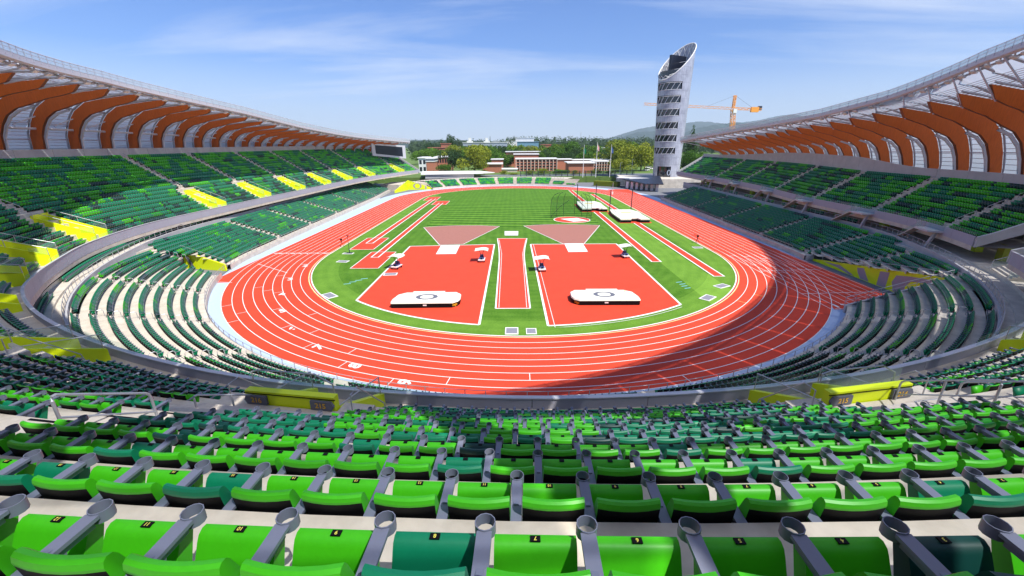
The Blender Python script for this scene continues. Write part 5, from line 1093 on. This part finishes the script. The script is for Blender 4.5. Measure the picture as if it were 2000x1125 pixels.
# buildings: rectangles seen from the stand, at their own depth
def bld(label, px0, px1, pyt, Y, dep, m, roofm='roofw', name='campus_building', nx=0, nz=0, winm='glassd', fins=None, z0=2.9, group=None, px_skew=0, over=.5):
    a = at_y(px0, pyt, Y); b = at_y(px1, pyt, Y); H = (a.z+b.z)/2-z0; W = b.x-a.x; t = thing(name, label, 'building', (a.x, Y, z0), 0, group)
    MB().prism([(0, 0), (W, 0), (W+px_skew, dep), (px_skew, dep)], 0, H).build('wall', m, t); MB().prism([(-over, -over), (W+over, -over), (W+over+px_skew, dep+over), (-over+px_skew, dep+over)], H+.002, H+.5).build('roof', MT[roofm], t)
    if nx:
        cw, chh = W/nx, H*.94/nz; wm = MB().box((0, 0, 0), (cw*.62, .12, chh*.58)).mesh('window', [MT[winm]])
        for i in range(nx):
            for j in range(nz): link('window', wm, t, loc=(cw*(i+.5), -.02, H*.04+chh*(j+.5)))
    if fins:
        fm = MB().box((0, 0, H*.47), (.35, .5, H*.94)).mesh('fin', [MT['brickp']])
        for i in range(fins+1): link('fin', fm, t, loc=(W*i/fins, -.25, H*.02))
    return t
BR = MT['brick']
bld('long brick classroom block with pale vertical fins in a grid, centre', 1008, 1088, 311, 275, 14, BR, nx=11, nz=4, fins=11)
bld('brick block with a pale roof behind the finned block, centre', 1004, 1052, 302, 300, 12, BR)
bld('low wide brick hall with a pale roof, behind the finned centre block', 988, 1056, 297, 330, 12, BR)
bld('small brick box building left of the finned centre block', 943, 979, 321, 262, 12, BR, over=.8)
bld('brick stair block joining the small box to the left', 960, 982, 312, 285, 9, BR)
bld('low pale roofed link between the small box and finned block', 978, 1010, 331, 268, 8, MT['brickp'])
bld('plain brick block joined to the right of the finned block', 1088, 1117, 312, 285, 10, BR)
bld('brick lecture building with a dark recess stripe, behind the flagpoles', 1111, 1160, 319, 252, 16, BR, over=.9)
bld('finned brick wing to the right behind the flagpoles', 1160, 1191, 316, 275, 14, BR, nx=6, nz=3, fins=6)
bld('long low brick wing with pale roof behind the lecture building', 1116, 1192, 313, 296, 12, BR)
tl = bld('white roofed brick hall with grey upper storey at the left, by the roof end', 832, 847, 316, 262, 14, BR, over=.3)
a = at_y(817, 305, 262.); b = at_y(846, 308, 262.); 
bld('grey and white fronted block with dark windows beside the left brick hall', 817, 832, 309, 262, 14, MT['roofw'], nx=2, nz=2)
bld('grey cladded upper storey above the left brick hall', 832, 847.5, 310.5, 261.8, 14, MT['greyb'], z0=at_y(840, 316.4, 262.).z, name='upper_storey')
bld('long brick wing of the left hall running back, with dark window bands', 848, 877, 307.5, 285, 20, BR, nx=6, nz=2)
bld('brick hall with window rows behind the big willow like tree', 890, 925, 289, 420, 20, BR, nx=5, nz=3)
bld('grey roofed laboratory with white vents on the skyline', 904, 990, 279, 520, 25, MT['greyb'], nx=9, nz=1)
bld('white laboratory block on the skyline', 963, 1008, 276, 600, 25, MT['roofw'])
bld('white upper block of the bluish glass building', 1007, 1043, 270, 470, 18, MT['roofw'], winm='winb')
bld('tall bluish glass fronted building on the skyline', 1010, 1052, 277.5, 455, 12, MT['winb'], nx=12, nz=1, winm='greyb', roofm='winb')
bld('square red brick block at the right of the glass building', 1058, 1076, 283, 420, 18, MT['brick'], roofm='brick')
bld('long low red brick building right of the square brick block', 1076, 1108, 289, 415, 18, MT['brick'], roofm='brick', nx=5, nz=1)
bld('dark red gabled house roof on the skyline at the left', 861, 876, 281, 400, 15, MT['brick'], roofm='brick')
bld('long low red roofed house at the left skyline', 836, 866, 289, 380, 12, MT['brick'], roofm='brick')
bld('small pale house by the trees right of the flagpoles', 1176, 1188, 289, 480, 12, MT['roofw'])
for i, px in enumerate((918, 951)): 
    p = at_y(px, 279, 515.); t = thing('roof_vent', 'white roof vent on the laboratory, %s of two' % ('left', 'right')[i], 'roof vent', (p.x, 514, p.z)); MB().box((0, 0, 1), (7, 4, 2)).box((0, 0, 3.5), (3, 3, 4)).build('stack', MT['white'], t)
# ------------------------------------------------------------------ trees
def crown_mesh(name, kind, n, seed, m):
    r = np.random.RandomState(seed); mb = MB(); L = []
    if kind == 'round': lob = [(r.normal(0, .33), r.normal(0, .33), .60+r.uniform(-.26, .26), r.uniform(.18, .34)) for _ in range(16)]
    elif kind == 'cone': lob = [((1-z)*.10*r.normal(), (1-z)*.10*r.normal(), .12+z*.82, .05+.30*(1-z)) for z in np.linspace(0, 1, 16)]
    else: lob = [(r.normal(0, .12), r.normal(0, .12), .25+z*.65, .10+.10*r.rand()) for z in np.linspace(0, 1, 12)]
    w_ = np.array([l[3]**2 for l in lob]); w_ /= w_.sum()
    for k_ in range(n):
        l = lob[r.choice(len(lob), p=w_)]; d = r.normal(size=3); d /= np.linalg.norm(d); q = l[3]*(.72+.36*r.rand()); c = np.array([l[0]+d[0]*q, l[1]+d[1]*q, max(.10, l[2]+d[2]*q*.8)])
        s_ = r.uniform(.020, .046)*(1.0 if kind != 'cone' else .8); nn = d+r.normal(size=3)*.55; nn /= np.linalg.norm(nn); a_ = np.cross(nn, [.3, .2, 1]); a_ /= np.linalg.norm(a_); b_ = np.cross(nn, a_)
        V_ = [c+a_*s_, c+b_*s_*.8, c-a_*s_*.9, c-b_*s_]; mb.add([tuple(v) for v in V_], [(0, 1, 2, 3)])
    return mb.mesh(name, [m])
def trunk_mesh():
    mb = MB(); mb.tube([(0, 0, 0), (.01, 0, .2), (-.005, .01, .42), (0, 0, .66)], .030, 6, r2=.010)
    for a_, h_ in ((.4, .25), (2.1, .32), (3.9, .29), (5.2, .38)): mb.tube([(0, 0, h_), (math.cos(a_)*.14, math.sin(a_)*.14, h_+.17), (math.cos(a_)*.24, math.sin(a_)*.24, h_+.32)], .013, 5, r2=.004)
    return mb.mesh('trunk', [MT['trunk']])
TM = trunk_mesh(); CRW = {}
for i in range(3):
    CRW['y', i] = crown_mesh('crown', 'round', 2600, 10+i, MT['leafy']); CRW['g', i] = crown_mesh('crown', 'round', 2600, 20+i, MT['leafg']); CRW['d', i] = crown_mesh('crown', 'round', 2400, 30+i, MT['leafd']); CRW['c', i] = crown_mesh('crown', 'cone', 1800, 40+i, MT['leafd']); CRW['b', i] = crown_mesh('crown', 'round', 1500, 50+i, MT['leafb'])
tn = [0]
def tree(px, pyt, Y, wpx, kind, label, group='trees on the campus', z0=2.9):
    p = at_y(px, pyt, Y); H = p.z-z0; W = wpx/FPX*Y*.95; tn[0] += 1
    t = thing('conifer_tree' if kind == 'c' else 'broadleaf_tree', label, 'tree', (p.x, Y, z0), rng.uniform(0, 6.28), group)
    c = link('crown', CRW[kind, tn[0] % 3], t); tr = link('trunk', TM, t); sc_ = (W/1.05, W/1.05, H/.98) if kind != 'c' else (W/.7, W/.7, H/1.0); c.scale = sc_; tr.scale = (H*1.0, H*1.0, H*.95)
TL = [(926, 287, 250, 52, 'y', 'large yellow green weeping tree in the left centre, beyond the far stand'), (882, 288, 275, 34, 'd', 'dark green tree between the left hall and the weeping tree'), (868, 321, 250, 18, 'g', 'small round bright green tree in front of the left brick hall'),
      (951, 286, 300, 34, 'g', 'bright green tree right behind the weeping tree'), (975, 297, 310, 40, 'g', 'wide green tree behind the small brick box'), (992, 302, 320, 30, 'd', 'dark green tree beside the finned centre block'), (1003, 288, 420, 40, 'g', 'pale green tree below the glass building'), (1018, 291, 400, 34, 'y', 'yellowish tree below the glass building'),
      (880, 266, 480, 17, 'd', 'tall narrow dark tree on the left skyline'), (862, 270, 470, 12, 'c', 'dark conifer on the left skyline next to the tall tree'), (846, 276, 520, 26, 'd', 'low dark tree on the skyline above the roof end'), (898, 273, 540, 18, 'b', 'dull tree on the skyline behind the brick hall'), (989, 269, 620, 9, 'd', 'small round tree on the skyline left of the glass building'), (1003, 266, 640, 12, 'b', 'feathery tree on the skyline touching the glass building'), (957, 264, 640, 5, 'c', 'thin conifer on the skyline above the white laboratory'),
      (1063, 293, 330, 26, 'd', 'dark green tree before the square brick block'), (1049, 299, 315, 22, 'g', 'green tree over the finned block roof'), (1089, 297, 330, 22, 'g', 'green tree in front of the long low red building'), (1113, 279, 330, 38, 'g', 'tall fresh green tree left of the flagpoles'), (1132, 282, 320, 26, 'd', 'dark tree behind the left flagpole'), (1105, 300, 310, 24, 'd', 'small dark tree under the tall green tree'),
      (1152, 286, 340, 36, 'g', 'green tree between the left and middle flagpoles'), (1174, 292, 330, 34, 'd', 'dark green tree between the middle and right flagpoles'), (1145, 296, 315, 26, 'g', 'lower green tree by the middle flagpole'), (1207, 277, 300, 54, 'y', 'large yellow green tree right of the flagpoles'), (1238, 282, 330, 44, 'g', 'green tree behind the big ones left of the tower'), (1256, 282, 270, 54, 'y', 'largest yellow green tree just left of the tower'), (1218, 312, 262, 38, 'y', 'lower spreading yellow tree right of the flagpoles'), (1276, 284, 330, 30, 'y', 'yellow green tree touching the tower edge'), (1193, 300, 320, 28, 'd', 'dark tree behind the right flagpole'),
      (1356, 241, 262, 30, 'c', 'tall dark conifer right of the tower'), (1345, 300, 250, 46, 'd', 'dark tree between the tower and the right roof'), (1358, 296, 235, 34, 'g', 'green tree under the right roof end'),
      (985, 334, 246, 14, 'y', 'young tree by the low link building'), (1006, 338, 243, 18, 'y', 'young tree left of the finned block base'), (1033, 333, 243, 20, 'y', 'young tree before the finned block, left'), (1062, 330, 243, 22, 'y', 'young tree before the finned block, right'), (1088, 331, 245, 18, 'g', 'young green tree at the right corner of the finned block'), (1104, 332, 243, 13, 'g', 'slim young tree before the lecture building corner'), (1124, 333, 240, 14, 'y', 'slim young tree before the lecture building'), (1160, 331, 240, 15, 'y', 'young tree near the middle flagpole base'), (1190, 334, 242, 14, 'y', 'young tree near the right flagpole base'), (945, 333, 246, 12, 'y', 'young tree before the small brick box'), (843, 334, 248, 10, 'y', 'young tree before the left hall')]
for a in TL: tree(*a)
# mass of far trees along the valley: stuff
fw = MB(); r = np.random.RandomState(3); Vs = []; Fs = []; 
for i in range(760):
    px = r.uniform(800, 1420); Y = r.uniform(560, 1050); top = 264+r.uniform(0, 14)+(6 if px < 1000 else 0)+ (0 if px < 1280 else 4); p = at_y(px, top, Y); W = r.uniform(9, 20); H = max(6, p.z-2.9)
    for k_ in range(70):
        d = r.normal(size=3); d /= np.linalg.norm(d); c = np.array([p.x+d[0]*W*.5*r.uniform(.6, 1.05), Y+d[1]*W*.5, 2.9+H*.55+d[2]*H*.46*r.uniform(.7, 1.02)]); s_ = r.uniform(.7, 1.7)
        a_ = r.normal(size=3); a_ /= np.linalg.norm(a_); b_ = np.cross(d, a_); a_ = np.cross(b_, d); n0 = len(Vs); Vs += [tuple(c+a_*s_), tuple(c+b_*s_), tuple(c-a_*s_), tuple(c-b_*s_)]; Fs.append((n0, n0+1, n0+2, n0+3))
fw.v = Vs; fw.f = Fs; fw.m = [0]*len(Fs); o = fw.build('distant_woods', MT['leafb'], None, kind='stuff'); tag(o, 'band of far dull green woods below the skyline', 'woods')
for i in range(70):     # lower middle-distance green
    px = 830+i*7.2+rng.uniform(-4, 4)
    if px > 1290: break
    tree(px, 286+rng.uniform(-2, 12), rng.uniform(345, 395), rng.uniform(24, 40), rng.choice('gygd'), 'mid distance tree, %s from the left in the green belt before the far woods' % ordn(i), 'green belt trees')
# ------------------------------------------------------------------ crane
t = thing('tower_crane', 'orange tower crane with long pale lattice jib behind the tower', 'crane', (0, 0, 0))
YC2 = 430.; A_ = lambda x, y: at_y(x, y, YC2)
def lattice(a, b, wd, n, m, name, r_=.16):
    a, b = Vector(a), Vector(b); d = (b-a).normalized(); s_ = Vector((0, 1, 0)); u_ = d.cross(s_).normalized()
    mb = MB(); C3 = [u_*wd/2+s_*wd/2, u_*wd/2-s_*wd/2, -u_*wd/2+s_*wd/2, -u_*wd/2-s_*wd/2]
    for c in C3: mb.beam(a+c, b+c, r_*1.4, r_*1.4)
    for i in range(n):
        p, q = a.lerp(b, i/n), a.lerp(b, (i+1)/n)
        for (j, k_) in ((0, 2), (1, 3), (0, 1), (2, 3)): mb.beam(p+C3[j if i % 2 else k_], q+C3[k_ if i % 2 else j], r_, r_)
    mb.build(name, m, t)
lattice(A_(1429.5, 262), A_(1432, 214), 3.2, 9, MT['orange'], 'mast', .3); lattice(A_(1432, 212), A_(1436, 186), 1.8, 5, MT['orange'], 'top_mast', .3)
lattice(A_(1431, 212), A_(1258, 203), 1.8, 34, MT['orange'], 'jib', .13); lattice(A_(1434, 212), A_(1487, 214), 1.8, 9, MT['orange'], 'counter_jib', .25)
p = A_(1474, 213); MB().box((p.x, YC2, p.z-.5), (7, 2.2, 4.6)).build('counterweight', MT['orange'], t); p = A_(1484, 211); MB().box((p.x, YC2, p.z), (3, 2, 3.4)).build('winch', MT['navy'], t)
p = A_(1431.5, 217); MB().box((p.x+1, YC2-1, p.z), (3.2, 3, 3.6)).build('cab', MT['white'], t); MB().beam(A_(1436, 186), A_(1470, 211), .12, .12).beam(A_(1435, 187), A_(1380, 208), .12, .12).build('tie_bar', MT['navy'], t)
# small mast on the skyline
p = at_y(1135, 258, 900.); t = thing('radio_mast', 'thin mast on the skyline above the flagpoles', 'mast', (p.x, 900, 2.9)); MB().tube([(0, 0, 0), (0, 0, p.z-2.9)], .5, 4).build('pole', MT['steelp'], t)
# parked cars and lamp posts near the tower foot
for i, (px, py) in enumerate(((1266, 327), (1274, 329), (1262, 332))):
    p = at_z(px, py, 3.4); t = thing('parked_car', 'white parked car at the tree edge left of the tower, %s of three' % ORD[i], 'car', (p.x, p.y, 2.95), .3*i, 'cars left of the tower')
    MB().box((0, 0, .55), (4.3, 1.8, .7)).build('body', MT['white'], t); MB().prism([(-1.2, -.8), (1.3, -.8), (1.3, .8), (-1.2, .8)], .9, 1.42).build('cabin', MT['glassd'], t)
    wm = MB().tube([(0, -.1, 0), (0, .1, 0)], .33, 10).mesh('wheel', [MT['dark']])
    for sx in (-1.35, 1.35):
        for sy in (-.85, .85): link('wheel', wm, t, loc=(sx, sy, .33))
for i, (px, py0, py1) in enumerate(((1210, 345, 318), (1233, 343, 312))):
    p = at_z(px, py0, 2.9); q = at_y(px, py1, p.y); t = thing('street_lamp', 'thin grey street lamp %s among the trees right of the flagpoles' % ('left one', 'right one')[i], 'street lamp', (p.x, p.y, 2.9)); MB().tube([(0, 0, 0), (0, 0, q.z-2.9), (.8, 0, q.z-2.7)], .09, 5).build('pole', MT['steelp'], t)
# ------------------------------------------------------------------ hills and haze
def ridge(name, prof, Y, depth, z0=2.8):
    mb = MB(); N_ = 160; x0, x1 = prof[0][0], prof[-1][0]; rr = np.random.RandomState(int(Y)); rows_ = []
    for j, (f, yy) in enumerate(((0, Y-depth*.6), (.35, Y-depth*.42), (.72, Y-depth*.2), (1, Y), (.4, Y+depth*.5), (0, Y+depth))):
        R_ = []
        for i in range(N_+1):
            px = x0+(x1-x0)*i/N_; py = lerp_tab(prof, px); p = at_y(px, py, Y); h_ = max(0, p.z-z0)*f; h_ *= 1+.10*math.sin(i*.9+j*2)*(f < 1)+rr.normal()*.012
            R_.append((p.x, yy+rr.normal()*depth*.02, z0+h_))
        rows_.append(R_)
    for a, b in zip(rows_, rows_[1:]): mb.strip(b, a)
    return mb.build(name, MT['hill'], None, smooth=True, kind='structure')
ridge('hill_range', [(1100, 280), (1180, 273), (1215, 262), (1250, 251), (1280, 246), (1340, 240), (1370, 237), (1420, 241), (1470, 237), (1500, 232), (1530, 224), (1550, 223), (1600, 240), (1700, 262), (1850, 280)], 8200, 2600)
ridge('hill', [(1190, 280), (1215, 268), (1245, 258), (1290, 256), (1330, 262), (1365, 250), (1400, 243), (1440, 239), (1480, 243), (1560, 262), (1640, 280)], 5600, 1500)
ridge('low_rise', [(300, 280), (500, 277), (700, 276), (860, 273), (1000, 277), (1200, 277), (1500, 278)], 2600, 900)
hz_ = bpy.data.materials.new('valley_haze'); hz_.use_nodes = True; nt = hz_.node_tree; nt.nodes.remove(nt.nodes['Principled BSDF']); pv = N(nt, 'ShaderNodeVolumePrincipled'); pv.inputs['Color'].default_value = (.74, .89, 1, 1); pv.inputs['Density'].default_value = 7.5e-5; pv.inputs['Anisotropy'].default_value = 0.
nt.links.new(pv.outputs[0], nt.nodes['Material Output'].inputs['Volume'])
hb = MB().box((0, 6200, 470), (19600, 13200, 950)).build('haze', hz_, None, kind='stuff'); tag(hb, 'pale blue summer haze lying over the valley and hills', 'haze')
